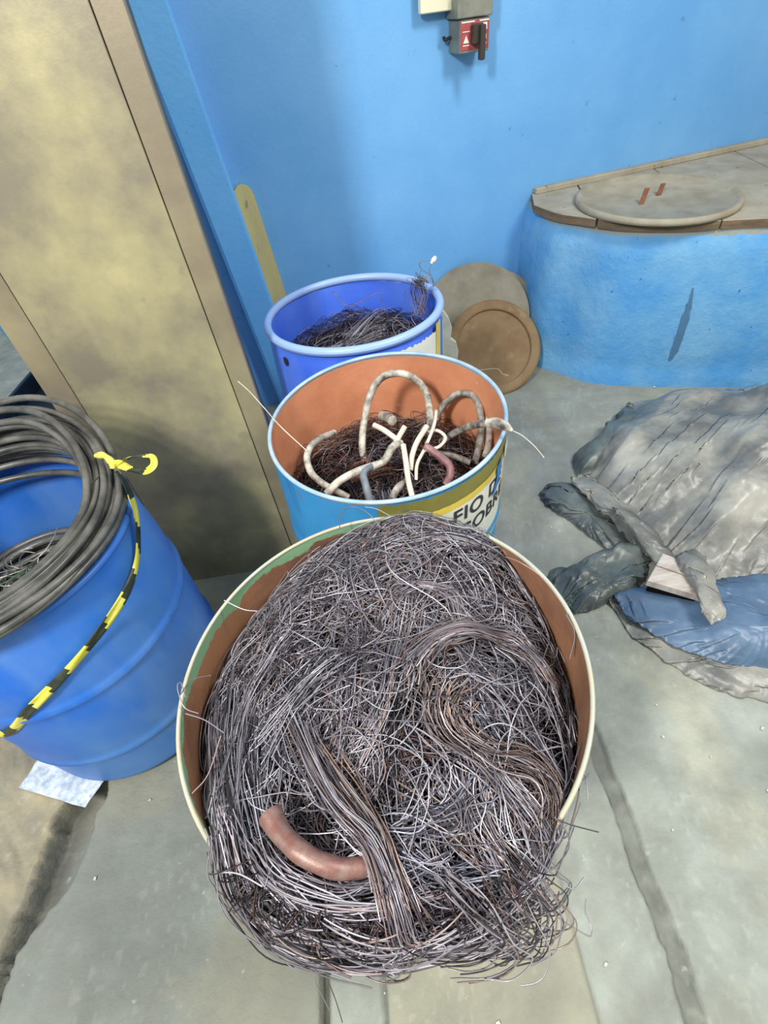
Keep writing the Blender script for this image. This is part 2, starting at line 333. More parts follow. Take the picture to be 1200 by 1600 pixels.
# yellow plank leaning in the corner
b0 = atplane(422, 475, wallpt(0, .03, 0), WN); b1 = atplane(441, 475, wallpt(0, .03, 0), WN); sw = (b0 - W0) @ WD; se = (b1 - W0) @ WD
ztp = atplane(370, 288, wallpt(0, .02, 0), WN)[2]
prof = []; wp = .04
for t in np.linspace(0, np.pi, 9): prof.append((wp * np.cos(t), ztp - wp + .9 * wp * np.sin(t)))
prof = [(wp, 0)] + prof + [(-wp, 0)]
n = len(prof); mid_s = s1 + .036
V = [wallpt(mid_s + x - .092 * (z - .55), .03 + .01 * (1 - z / ztp), z) for x, z in prof] + [wallpt(mid_s + x - .092 * (z - .55), .008, z) for x, z in prof]
Fc = [list(range(n)), list(range(2 * n - 1, n - 1, -1))] + [[i, (i + 1) % n, n + (i + 1) % n, n + i][::-1] for i in range(n)]
tag(mesh_obj('plank', V, Fc, M['plank'], smooth_=False, base=wallpt(mid_s, .02, 0)), 'pale yellow round-topped wooden plank upright in the blue wall corner', 'plank')

# ------------------------------------------------------------------ electrical switch and board on wall
def wp_(x, y, dn): return atplane(x, y, wallpt(0, dn, 0), WN)
def wallbox(x0, x1, ytop, ybot, d0, d1):
    """corner px on the front face plane at distance d1 from the wall"""
    A = wp_(x0, ybot, d1); B = wp_(x1, ybot, d1); T = wp_((x0 + x1) / 2, ytop, d1)
    sa, sb = (A - W0) @ WD, (B - W0) @ WD; zb = wp_((x0 + x1) / 2, ybot, d1)[2]; zt = T[2]
    return box(wallpt((sa + sb) / 2, (d0 + d1) / 2, (zb + zt) / 2), WD * (sb - sa) / 2, WN * (d1 - d0) / 2, ZU * (zt - zb) / 2, .003), (sa, sb, zb, zt)
th = thing('wiring_board', 'cream board mounted on the blue wall above the switch', 'board', tuple(wallpt(-.5, .02, 1.5)))
a = wp_(657, 23, .05); sa = (a - W0) @ WD
V, Fc = box(wallpt(sa + .11, .04, a[2] + .16), WD * .11, WN * .014, ZU * .16, .003); mesh_obj('board', V, Fc, M['cream'], th, smooth_=False)
V, Fc = box(wallpt(sa + .11, .013, a[2] + .18), WD * .09, WN * .013, ZU * .12); mesh_obj('backing', V, Fc, M['metal_dark'], th, smooth_=False)
th = thing('isolator_switch', 'small grey switch box with red label and dark lever on blue wall', 'switch', tuple(wallpt(-.4, .02, 1.35)))
(V, Fc), (sa, sb, zb, zt) = wallbox(718, 763, 28, 82, .0, .10); mesh_obj('switch_body', V, Fc, M['metal_grey'], th, smooth_=False)
V, Fc = box(wallpt((sa + sb) / 2 - .004, .055, zt + .045), WD * (sb - sa + .02) / 2, WN * .055, ZU * .043, .003); mesh_obj('top_cover', V, Fc, M['metal_grey'], th, smooth_=False)
wf = .1015; hh = zt - zb; ww = sb - sa
V, Fc = box(wallpt((sa + sb) / 2, wf, zb + hh * .52), WD * ww * .48, WN * .001, ZU * hh * .42); lab = mesh_obj('red_plate', V, Fc, M['red'], th, smooth_=False)
def wallquad(s, z, hw, hz, d): return box(wallpt(s, d, z), WD * hw, WN * .0006, ZU * hz)
def walltri(s, z, hw, hz, d, flip=1):
    return [wallpt(s - hw, d, z - hz * flip), wallpt(s + hw, d, z - hz * flip), wallpt(s, d, z + hz * flip)], [[0, 1, 2]]
parts = [wallquad(sa + ww * .26, zb + hh * .91, ww * .22, hh * .02, wf + .002), wallquad(sa + ww * .8, zb + hh * .91, ww * .16, hh * .02, wf + .002),
         walltri(sa + ww * .2, zb + hh * .42, ww * .1, hh * .11, wf + .0025), wallquad(sa + ww * .2, zb + hh * .24, ww * .11, hh * .015, wf + .002),
         wallquad(sa + ww * .82, zb + hh * .44, ww * .07, hh * .07, wf + .002), walltri(sa + ww * .82, zb + hh * .33, ww * .06, hh * .06, wf + .0025, -1), wallquad(sa + ww * .82, zb + hh * .24, ww * .09, hh * .012, wf + .002),
         wallquad(sa + ww * .2, zb + hh * .64, ww * .12, hh * .012, wf + .002), wallquad(sa + ww * .83, zb + hh * .74, ww * .07, hh * .1, wf + .002)]
V, Fc = merge(parts); mesh_obj('printed_marks', V, Fc, M['white'], th, smooth_=False)
V, Fc = box(wallpt((sa + sb) / 2 + .002, .118, zb + hh * .55), WD * ww * .17, WN * .016, ZU * hh * .3, .004); mesh_obj('lever_hub', V, Fc, M['lever'], th, smooth_=False)
V, Fc = box(wallpt((sa + sb) / 2 + .012, .14, zb + hh * .3), WD * ww * .085 , WN * .012, ZU * hh * .52, .003); mesh_obj('lever', V, Fc, M['lever'], th, smooth_=False)
cable('wire_stub', [wallpt(sa - .004, .03, zb + hh * .5), wallpt(sa - .03, .03, zb + hh * .45), wallpt(sa - .035, .03, zb + hh * .55)], .006, M['conduit'], th, k=10, sides=6)

# ------------------------------------------------------------------ masonry tank with slab and lid
ZS = .772
def fit_line(zs, pts): return [atz(x, y, zs) for x, y in pts]
tk = [wallpt(-.06, 0.0, 0)]
bl = [(909, 350), (979, 361), (1077, 361), (1200, 356)]
tp = [atz(x, y, ZS - .035)[:2] for x, y in bl]
tp = [np.array([.905, 2.84]), np.array([.915, 2.72]), np.array([.925, 2.62]), np.array([.955, 2.51])] + tp + [np.array([2.3, 1.98]), np.array([3.0, 1.95]), np.array([3.2, 3.3])]
top_poly = smoothpath(np.c_[np.array(tp[:-1]), np.zeros(len(tp) - 1)], 60)[:, :2]
def ring_off(poly, off):
    d = np.gradient(poly, axis=0); nrm = np.stack([d[:, 1], -d[:, 0]], 1); nrm /= np.linalg.norm(nrm, axis=1, keepdims=True); return poly + nrm * off
rows = []; zz = np.linspace(0, ZS - .03, 26)
for z in zz:
    o = .0 + .03 * math.sin(z / ZS * math.pi) * .5 - .02 * smooth(ZS - .12, ZS - .03, z) + .02 * (1 - smooth(0, .12, z))
    rows.append(np.c_[ring_off(top_poly, -o), np.full(len(top_poly), z)])
# outward direction check
if np.linalg.norm((ring_off(top_poly, -.05)[30] - top_poly[30]) - np.array([0, -.05])) > .05:
    rows = []
    for z in zz:
        o = .0 + .03 * math.sin(z / ZS * math.pi) * .5 - .02 * smooth(ZS - .12, ZS - .03, z) + .02 * (1 - smooth(0, .12, z))
        rows.append(np.c_[ring_off(top_poly, o), np.full(len(top_poly), z)])
V = np.vstack(rows); n = len(top_poly); nz = len(zz)
i, j = np.meshgrid(np.arange(nz - 1), np.arange(n - 1), indexing='ij'); q = (i * n + j).ravel(); Fq = np.stack([q, q + 1, q + n + 1, q + n], 1)
V[:, :2] += (.006 * (fbm(V[:, 0] * 2 + V[:, 1], V[:, 2], .12, 77) - .5))[:, None]
th = thing('water_tank', 'rounded blue painted masonry tank against the back wall', 'tank', (1.9, 2.5, 0))
dep = ZS - .03 - V[:, 2]
mesh_obj('tank_wall', V, Fq, M['tank'], th, fattr=('depth', dep))
bpy.context.view_layer.update()
tw_ = [c for c in th.children if c.name.startswith('tank_wall')][0]
def on_tank(x, y):
    d = ray(x, y); o_ = Vector(CAM - np.array(th['_b'])); hit, loc, nrm, _ = tw_.ray_cast(o_, Vector(d).normalized())
    return np.array(loc) + np.array(th['_b']) - d / np.linalg.norm(d) * .002
cl = [(1083, 450), (1078, 475), (1070, 500), (1062, 525), (1054, 548), (1046, 564)]; wl = [2, 7, 12, 13, 10, 4]; V = []; Fc = []
for a_, b_ in zip(range(5), range(1, 6)): pass
rows_ = []
for t_ in np.linspace(0, 5, 21):
    x_ = np.interp(t_, range(6), [p[0] for p in cl]); y_ = np.interp(t_, range(6), [p[1] for p in cl]); w_ = np.interp(t_, range(6), wl) * (.8 + .4 * rng.random())
    rows_.append([on_tank(x_ + k_ * w_ / 2, y_ + k_ * w_ * .1) for k_ in (-1, -.33, .33, 1)])
V = np.array(rows_).reshape(-1, 3); Fc = [[i * 4 + j, i * 4 + j + 1, i * 4 + j + 5, i * 4 + j + 4] for i in range(20) for j in range(3)]
mesh_obj('bare_patch', V, Fc, mat('bare_plaster', lin((72, 116, 150)), .7, 0, lin((86, 128, 160)), .6, 20), th)
# slab pieces
edge_px = [(834, 322), (870, 335), (909, 341), (979, 350), (1077, 350), (1200, 343)]
se = [atz(x, y, ZS - .006)[:2] for x, y in edge_px] + [np.array([2.3, 1.93]), np.array([3.0, 1.90])]
se = smoothpath(np.c_[np.array(se), np.zeros(len(se))], 50)[:, :2]
def wall_at(x): # y of wall plane at x
    return W0[1] + (x - W0[0]) * WD[1] / WD[0]
cuts = [se[0][0] , 1.08, 1.52, 2.02, 2.6, 3.0]
for c0, c1 in zip(cuts[:-1], cuts[1:]):
    fp = [p for p in se if c0 + .003 < p[0] < c1 - .003]
    yy = lambda x: float(np.interp(x, se[:, 0], se[:, 1]))
    g = .0035
    front = [(c0 + g, yy(c0 + g))] + [tuple(p) for p in fp] + [(c1 - g, yy(c1 - g))]
    if c0 == cuts[0]: front = [tuple(se[0])] + [tuple(p) for p in fp] + [(c1 - g, yy(c1 - g))]
    back = [(c1 - g + .10, wall_at(c1 + .10) - .002), (max(c0 + g + .10, W0[0] + .02) if c0 != cuts[0] else .93, wall_at(max(c0 + g + .1, W0[0]) if c0 != cuts[0] else .93) - .002)]
    poly = front + back; k = len(poly); dz = .002 * rng.random()
    V = [(x, y, ZS - .034) for x, y in poly] + [(x, y, ZS - .003 - .0 + dz) for x, y in poly]
    cx_, cy_ = np.mean(poly, 0)
    V += [(x + (cx_ - x) * .01, y + (cy_ - y) * .01, ZS + dz) for x, y in poly]
    Fc = [list(range(k))[::-1], [2 * k + i for i in range(k)]] + [[i, (i + 1) % k, k + (i + 1) % k, k + i] for i in range(k)] + [[k + i, k + (i + 1) % k, 2 * k + (i + 1) % k, 2 * k + i] for i in range(k)]
    mesh_obj('slab', V, Fc, [M['slab'], M['slabedge']], th, smooth_=False, fmat=[0, 0] + [1] * k + [0] * k)
V, Fc = box(wallpt(1.0, .018, ZS + .012), WD * 1.03, WN * .018, ZU * .013, .004); V = V + np.c_[V[:, :2] * 0, .004 * (fbm(V[:, 0], V[:, 1], .05, 3) - .5)]
mesh_obj('mortar_kerb', V, Fc, M['slab'], th, smooth_=False)
# round lid
lc = atz(1028, 308, ZS + .02); Lx = (atz(1152, 296, ZS + .02) - atz(901, 318, ZS + .02)); lr = np.linalg.norm(Lx) / 2; lc = (atz(1152, 292, ZS + .02) + atz(901, 320, ZS + .02)) / 2
lc[1] += .0
th = thing('round_hatch_lid', 'round grey iron lid with raised edge on top of the blue tank', 'lid', (lc[0], lc[1], ZS))
prof = [(.001, ZS + .012), (lr - .035, ZS + .014), (lr - .028, ZS + .022), (lr - .012, ZS + .028), (lr - .003, ZS + .024), (lr, ZS + .014), (lr, ZS + .003), (lr - .01, ZS + .003)]
V, Fq = lathe(prof, lc[0], lc[1], 72, wob=.004); mesh_obj('lid_plate', V, Fq, M['lid'], th)
for (x0, y0, x1, y1) in ((1003, 319, 1011, 296), (1030, 305, 1034, 289)):
    a = atz(x0, y0, ZS + .014); hgt = .055 if x0 < 1010 else .04
    V, Fc = box(a + np.array([.008, .012, hgt / 2]), (.011, .0, 0), (0, .0025, 0), (.010, 0.01, hgt / 2), .001); mesh_obj('rusty_tab', V, Fc, M['rust'], th, smooth_=False)

# ------------------------------------------------------------------ leaning discs
def disc(name, label, v, cat, prof, mt, group=None, grip=False, shift=0.):
    s, dn, rho, phi, yaw = v
    a = math.cos(yaw) * WD + math.sin(yaw) * WN; b = -math.sin(yaw) * WD + math.cos(yaw) * WN
    up = math.cos(phi) * b + math.sin(phi) * ZU; nrm = np.cross(a, up)
    if nrm[1] > 0: nrm = -nrm
    B = W0 + s * WD - dn * WN; c = B + rho * up
    th = thing(name, label, cat, tuple(B), group)
    for nm, pf, mm in prof:
        V = []; seg = 72; t = np.linspace(0, 2 * np.pi, seg, endpoint=False)
        for r, z in pf: V.append(c + np.outer(np.cos(t), a) * rho * r + np.outer(np.sin(t), up) * rho * r + nrm * z)
        V = np.vstack(V); i = np.arange(seg); j = (i + 1) % seg
        Fq = np.vstack([np.stack([k * seg + i, k * seg + j, (k + 1) * seg + j, (k + 1) * seg + i], 1) for k in range(len(pf) - 1)])
        o = mesh_obj(nm, V, Fq, mm, th)
        o.data.polygons.foreach_set('use_smooth', [False] * len(o.data.polygons))
    if grip:
        for dy in (0, .02):
            cable('wire_handle', [c + a * (-.07) + up * (.12 + dy) + nrm * .012, c + a * .0 + up * (.135 + dy) + nrm * .02, c + a * .09 + up * (.155 + dy) + nrm * .012], .004, M['lever'], th, k=10, sides=6)
flat = [('disc_plate', [(.001, 0), (.985, 0), (1, -.004), (1, -.02), (.985, -.022), (.001, -.022)], M['disc_grey'])]
disc('leaning_disc', 'dusty grey disc leaning on the wall, hindmost and leftmost of the three', (-.442, .262, .286, 1.2, -.367), 'lid', flat, None, 'round lids leaning on the wall')
disc('leaning_disc', 'largest grey disc with a wire grip, middle of the three leaning discs', (-.368, .345, .289, .945, -.283), 'lid', flat, None, 'round lids leaning on the wall', True)
disc('leaning_disc', 'rusty brown lid with raised outer rim, front of the three leaning discs', (-.408, .490, .247, .83, -.193), 'lid',
     [('recessed_plate', [(.001, -.004), (.80, -.004)], M['disc_brown']), ('raised_rim', [(.79, -.006), (.80, .010), (.83, .014), (.96, .014), (1, .008), (1, -.016), (.95, -.02), (.001, -.02)], M['disc_brown'])], None, 'round lids leaning on the wall')
# torn cream board behind the third drum
A = [atplane(x, y, (0, 1.99, 0), (0, 1, 0)) for x, y in ((672, 478), (690, 484), (700, 497), (706, 515), (704, 530), (712, 536), (716, 552), (714, 566), (718, 580), (660, 600), (650, 540))]
n = len(A); A = [p if p[2] > .35 else p for p in A]
low = [np.array([p[0], 1.99 + .0, 0.0]) for p in (A[8], A[9])]
A = A[:9] + low + [A[10]]; n = len(A)
V = A + [p + np.array([0.004, .02, 0]) for p in A]; Fc = [list(range(n))[::-1], list(range(n, 2 * n))] + [[i, (i + 1) % n, n + (i + 1) % n, n + i] for i in range(n)]
tag(mesh_obj('torn_board', V, Fc, M['cream_torn'], smooth_=False, base=(.25, 1.99, 0)), 'torn cream board standing behind the third drum, beside the discs', 'board')

# ------------------------------------------------------------------ drums
def drum_body(th, cx, cy, R, zt, shear, m_out, m_in, m_rim, chip=None, **k_):
    _drum_body(th, cx, cy, R, zt, shear, m_out, m_in, m_rim, **k_)
    if chip:
        o = [c for c in th.children if c.name.startswith('inner_wall')][0]; a_ = o.data.attributes['depth']; n = len(o.data.vertices)
        d = np.zeros(n, np.float32); a_.data.foreach_get('value', d); co = np.zeros(n * 3, np.float32); o.data.vertices.foreach_get('co', co); co = co.reshape(-1, 3)
        ang = np.degrees(np.arctan2(co[:, 1], co[:, 0])); d += .04 * smooth(chip, chip - 25, np.abs(ang + 10)); a_.data.foreach_set('value', d)
def _drum_body(th, cx, cy, R, zt, shear, m_out, m_in, m_rim, ribs=(.30, .57), lip=.0065, bulge=.0, thick=.004, rb=None, bottom_round=.012, ribd=.008, necked=0., wob=.003):
    RB = rb or R
    prof = [(.02, .012), (RB - bottom_round * 1.6, .012), (RB - bottom_round, .0), (RB, bottom_round)]
    for z in np.linspace(bottom_round, zt - .03, 60)[1:]:
        r = RB + (R - RB) * smooth(zt - .2, zt - .04, z) + bulge * math.sin(math.pi * z / zt)
        for zr in ribs: r += ribd * math.exp(-((z - zr) / .010) ** 2)
        r -= necked * math.exp(-((z - zt + .035) / .02) ** 2)
        prof.append((r, z))
    prof.append((R, zt - .012))
    V, Fq = lathe(prof, cx, cy, 120, shear, ztop=zt, wob=wob); dp = np.repeat([zt - z for r, z in prof], 120)
    mesh_obj('drum_shell', V, Fq, m_out, th, fattr=('depth', dp))
    iv = [(R - thick, zt - .006)] + [(min(R, RB) - thick + bulge * math.sin(math.pi * z / zt) - .0, z) for z in np.r_[np.linspace(zt - .012, zt - .1, 12), np.linspace(zt - .14, .03, 12)]] + [(.01, .03)]
    V, Fq = lathe(iv, cx, cy, 120, shear, ztop=zt, wob=wob); Fq = Fq[:, ::-1]; dp = np.repeat([zt - z for r, z in iv], 120)
    mesh_obj('inner_wall', V, Fq, m_in, th, fattr=('depth', dp))
    a = np.linspace(0, 2 * np.pi, 13); lr_ = [(R - thick / 2 + lip * math.cos(t), zt - lip + lip * math.sin(t) * 1.05) for t in a]
    V, Fq = lathe(lr_, cx, cy, 120, shear, ztop=zt, wob=wob)
    mesh_obj('rim', V, Fq[:, ::-1], m_rim, th, fattr=('depth', np.zeros(len(V))))
FD = dict(c=(-.039, .353), R=.297, z=.874, sh=(.0717, -.0017))
SD = dict(c=(.033, 1.02), R=.288, z=.837, sh=(.028, .0245))
TD = dict(c=(-.018, 1.638), R=.288, z=.84, sh=(.021, -.0314))
LD = dict(c=(-.874, .828), R=.290, z=.775, sh=(0, 0))
th1 = thing('steel_drum', 'steel drum with cream rim and green inner edge, heaped with burnt wire, nearest', 'drum', (*FD['c'], 0), 'drums of scrap wire')
drum_body(th1, *FD['c'], FD['R'], FD['z'], FD['sh'], M['drum_front'], M['rust_in_front'], M['rim_cream'], lip=.0032, chip=85)
th2 = thing('steel_drum', 'pale blue steel drum with rusty inside and white lettered label', 'drum', (*SD['c'], 0), 'drums of scrap wire')
drum_body(th2, *SD['c'], SD['R'], SD['z'], SD['sh'], M['drum_blue'], M['rust_in'], M['rim_blue'], lip=.005)
th3 = thing('plastic_drum', 'violet blue plastic drum, farthest of the row, against the wall corner', 'drum', (*TD['c'], 0), 'drums of scrap wire')
drum_body(th3, *TD['c'], TD['R'], TD['z'], TD['sh'], M['violet_plastic'], M['violet_plastic'], M['violet_plastic'], lip=.013, necked=.006, rb=.292, ribs=(.28, .55), thick=.008)
th4 = thing('plastic_drum', 'blue plastic drum at left with hazard tape and black cable coils on top', 'drum', (*LD['c'], 0), 'drums of scrap wire')
drum_body(th4, *LD['c'], LD['R'], LD['z'], LD['sh'], M['blue_plastic'], M['blue_plastic'], M['blue_plastic'], lip=.009, rb=.297, bulge=.008, ribs=(.205, .49), thick=.008, bottom_round=.035, necked=.004, ribd=.007)
# bung hole of the third drum
def cyl_pt(D, ang, z, off=0.): 
    a = math.radians(ang); r = D['R'] + off; zz_ = z + (D['sh'][0] * r * math.cos(a) + D['sh'][1] * r * math.sin(a)) * (z / D['z']) ** 2
    return np.array([D['c'][0] + r * math.cos(a), D['c'][1] + r * math.sin(a), zz_])
def patch(D, a0, a1, z0, z1, m, name, parent, off=.0015, jag=0., na=24, nz=6, seed=1):
    r_ = np.random.default_rng(seed); V = []
    for j in range(nz + 1):
        for i in range(na + 1):
            a = a0 + (a1 - a0) * i / na; z = z0 + (z1 - z0) * j / nz
            if j in (0, nz): z += jag * (r_.random() - .5)
            if i in (0, na): a += jag * 90 * (r_.random() - .5)
            V.append(cyl_pt(D, a, z, off))
    Fc = [[j * (na + 1) + i, j * (na + 1) + i + 1, (j + 1) * (na + 1) + i + 1, (j + 1) * (na + 1) + i] for j in range(nz) for i in range(na)]
    return mesh_obj(name, V, Fc, m, parent)
M['hole'] = mat('dark_hole', (.01, .01, .012), .9)
V = [cyl_pt(TD, -140.6 + 2.0 * math.cos(t), .775 + .016 * math.sin(t), .006) for t in np.linspace(0, 2 * np.pi, 16, endpoint=False)]
mesh_obj('finger_hole', V, [list(range(16))], M['hole'], th3, smooth_=False)
patch(TD, -72, -30, .70, .795, M['label'], 'torn_label', th3, .0075, .01, seed=3)
patch(TD, -96, -70, .735, .775, M['cream_torn'], 'torn_label', th3, .0075, .016, seed=4)
patch(TD, -33, -26, .60, .815, M['yellow'], 'yellow_tape', th3, .009, .003, seed=5)
patch(TD, -25, -21, .60, .815, M['tape_blue'], 'blue_tape', th3, .009, .003, seed=6)
# tapes and label of the second drum
patch(SD, -99, -14, .765, .822, M['olive'], 'olive_tape', th2, .0012, .004, 60, seed=7)
patch(SD, -76, -14, .755, .778, M['yellow'], 'yellow_tape', th2, .0022, .002, 40, seed=8)
patch(SD, -74, -24, .575, .757, M['label'], 'paper_label', th2, .0022, .002, 40, seed=9)
patch(SD, -24, -18, .56, .757, M['yellow'], 'yellow_tape', th2, .003, .003, 8, seed=10)
patch(SD, -74, -22, .545, .577, M['yellow'], 'yellow_tape', th2, .0026, .002, 40, seed=11)
V = [cyl_pt(SD, a, z, .0052) for a, z in ((-37, .775), (-30, .79), (-31, .74), (-35, .705), (-40, .695), (-38, .72), (-36, .745))]
mesh_obj('blue_tape', V, [[0, 1, 2, 3, 4, 5, 6][::-1]], M['tape_blue'], th2, smooth_=False)
V = [cyl_pt(SD, a, z, .006) for a, z in ((-26, .80), (-20, .80), (-20, .765), (-23, .75), (-26, .77))]
mesh_obj('tape_scrap', V, [[0, 1, 2, 3, 4][::-1]], M['label'], th2, smooth_=False)
def text_on(D, txt, ang0, z0, size, off, spacing=1.0):
    cu = bpy.data.curves.new('t', 'FONT'); cu.body = txt; cu.size = size; cu.space_character = spacing; cu.offset = .0012
    o = bpy.data.objects.new('t', cu); C.objects.link(o); bpy.context.view_layer.update()
    me = bpy.data.meshes.new_from_object(o.evaluated_get(bpy.context.evaluated_depsgraph_get())); bpy.data.objects.remove(o)
    V = [cyl_pt(D, ang0 + math.degrees(v.co.x / (D['R'] + off)), z0 + v.co.y, off) for v in me.vertices]
    return np.array(V), [list(p.vertices) for p in me.polygons]
V, Fc = merge([text_on(SD, 'FIO DE', -66.5, .708, .060, .0036, 1.08), text_on(SD, 'COBRE', -63.5, .648, .060, .0036, 1.08)])
mesh_obj('lettering', V, Fc, M['ink'], th2, smooth_=False)

# ------------------------------------------------------------------ wire heaps
def palette(n, kind='grey'):
    base = {'grey': [(176, 170, 178), (150, 144, 152), (126, 120, 128), (98, 92, 100), (66, 60, 66), (200, 196, 202), (150, 126, 122), (166, 144, 138)],
            'light': [(190, 188, 196), (166, 162, 170), (140, 136, 144), (206, 204, 212), (100, 94, 100), (70, 64, 70)],
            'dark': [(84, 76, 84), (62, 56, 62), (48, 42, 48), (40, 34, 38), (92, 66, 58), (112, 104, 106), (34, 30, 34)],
            'pink': [(172, 154, 150), (150, 134, 132), (120, 108, 108), (186, 172, 168), (84, 74, 76), (172, 140, 124)],
            'blue': [(164, 166, 180), (132, 134, 148), (100, 100, 114), (192, 194, 206), (76, 72, 82)],
            'copper': [(150, 80, 56), (110, 62, 48), (84, 60, 54), (70, 58, 56), (170, 120, 96)]}[kind]
    p = {'grey': [.2, .2, .16, .12, .08, .1, .07, .07]}.get(kind)
    b = np.array([lin(c) for c in base]); i = rng.choice(len(b), n, p=p); return b[i] * (.56 + .44 * rng.random((n, 1)))
def rand_paths(n, K, seg, spawn, head, curv, wander):
    """2D random smooth paths: spawn (n,2), head (n,), curvature per metre"""
    P = np.zeros((n, K, 2)); P[:, 0] = spawn; th_ = head.copy(); kap = rng.normal(0, abs(curv), n)
    for k in range(1, K):
        kap += rng.normal(0, wander, n) - .06 * kap; th_ += kap * seg; P[:, k] = P[:, k - 1] + np.stack([np.cos(th_), np.sin(th_)], 1) * (seg if np.isscalar(seg) else seg[:, None])
    return P
FC = np.array(FD['c']); FR = FD['R']
ANG = np.radians([-180, -160, -145, -120, -90, -60, -45, -25, 0, 25, 45, 70, 90, 115, 135, 160, 180])
EDG = [-.055, -.055, -.02, .018, .028, .018, -.015, -.065, -.085, -.050, .004, .004, -.012, -.034, -.055, -.060, -.055]
RMX = [.90, .92, .955, 1.03, 1.06, 1.035, .965, .93, .92, .95, .99, 1.0, .975, .93, .90, .89, .90]
def heap_xyz(P, lift=0.):
    d = P - FC; r = np.linalg.norm(d, axis=-1) / FR; a = np.arctan2(d[..., 1], d[..., 0])
    e = np.interp(a, ANG, EDG); rm = np.interp(a, ANG, RMX)
    over = np.maximum(r - rm, 0); r2 = np.where(r > rm, rm + over * .12, r); s = r2 / np.maximum(r, 1e-6); dd = d * s[..., None]
    rel = np.clip(r2 / rm, 0, 1.1)
    h = e * smooth(.35, 1.0, rel) + .055 * (1 - rel ** 2.2) + .034 * (fbm(dd[..., 0] + 2, dd[..., 1], .10, 5, 2) - .5) * 2 * smooth(1.05, .8, rel) - .02 * smooth(.9, 1.06, rel)
    z = FD['z'] + FD['sh'][0] * dd[..., 0] + h + lift
    return np.concatenate([dd + FC, z[..., None]], -1)
def heap_px(x, y, lift=0.):
    z = .92
    for _ in range(12):
        p = atz(x, y, z); q_ = heap_xyz(p[:2]); z = .5 * z + .5 * q_[2]
    return atz(x, y, z + lift)[:2]
paths = []; cols = []; rads = []
K = 22
def add(P3, c, r): paths.append(P3); cols.append(c); rads.append(np.full(len(P3), r) * (.85 + .35 * rng.random(len(P3))))
def wander2(n, amp):
    x = np.linspace(0, 1, K)[None, :, None]
    return sum(rng.normal(0, amp / f, (n, 1, 2)) * np.sin(x * f * 3.6 + rng.random((n, 1, 2)) * 6.28) for f in (1, 2, 3.7))
# tidy clumps that follow a coherent heading
def heading(p):
    return -1.35 + 2.6 * (fbm(p[..., 0], p[..., 1], .16, 61) - .5) + 1.2 * smooth(.45, .60, p[..., 1]) * (fbm(p[..., 0], p[..., 1], .1, 62) - .2)
def clump(n, c0, hd, curv, L, sig, lift, kind, jit=.05, r=.00085):
    seg = L / (K - 1); cp = rand_paths(1, K, seg, c0[None], np.array([hd]), curv, 2.)[0]
    cp = cp - cp[K // 2] + c0
    t = np.gradient(cp, axis=0); t /= np.linalg.norm(t, axis=1, keepdims=True); nr = np.stack([-t[:, 1], t[:, 0]], 1)
    o = rng.normal(0, abs(sig), n); spread = 1 + np.outer(rng.normal(0, jit * 6, n), np.linspace(-1, 1, K)) 
    sh = rng.normal(0, .02, n)
    P = cp[None] + (o[:, None] * spread)[..., None] * nr[None] + sh[:, None, None] * t[None] + wander2(n, .0045)
    z = lift + rng.normal(0, .005, n)[:, None] + .004 * np.sin(np.linspace(0, 6, K)[None] + rng.random((n, 1)) * 6) + .0002 * 0
    dome = -.5 * np.abs(o)[:, None] * 1.0
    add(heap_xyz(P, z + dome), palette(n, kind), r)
for k in range(330):
    a = rng.random() * 2 * np.pi; r = math.sqrt(rng.random()) * FR * .97; c0 = FC + r * np.array([math.cos(a), math.sin(a)])
    hd = float(heading(c0)) + rng.normal(0, .35)
    if r > FR * .8: hd = a + np.pi / 2 + rng.normal(0, .3)
    lf = rng.uniform(-.046, .0); clump(int(rng.integers(5, 14)), c0, hd, rng.normal(0, 4.), rng.uniform(.10, .24), rng.uniform(.004, .012), lf, 'dark' if lf < -.010 else rng.choice(['grey', 'pink', 'blue'], p=[.8, .12, .08]))  # deep clumps take the dark palette: shade lower down painted into their colour
# loose tangle on top
n = 820; a = rng.random(n) * 2 * np.pi; r = np.sqrt(rng.random(n)) * FR * .98
sp = FC + np.stack([r * np.cos(a), r * np.sin(a)], 1); seg = rng.uniform(.12, .34, n) / (K - 1)
P = rand_paths(n, K, seg, sp, np.where(rng.random(n) < .5, heading(sp) + rng.normal(0, .5, n), rng.random(n) * 6.28), 9., 6.)
arch = np.sin(np.linspace(0, np.pi, K))[None] * rng.uniform(-.002, .014, (n, 1))
add(heap_xyz(P, arch + rng.uniform(-.008, .006, (n, 1)) + .003 * np.sin(np.linspace(0, 9, K)[None] + rng.random((n, 1)) * 6)), palette(n), .0009)
# upper half is a finer denser tangle
n = 520; sp = FC + np.stack([rng.uniform(-.24, .26, n), rng.uniform(.0, .28, n)], 1); seg = rng.uniform(.08, .22, n) / (K - 1)
P = rand_paths(n, K, seg, sp, rng.random(n) * 6.28, 16., 9.)
add(heap_xyz(P, rng.uniform(-.004, .008, (n, 1)) + .004 * np.sin(np.linspace(0, 9, K)[None] + rng.random((n, 1)) * 6)), palette(n), .00085)
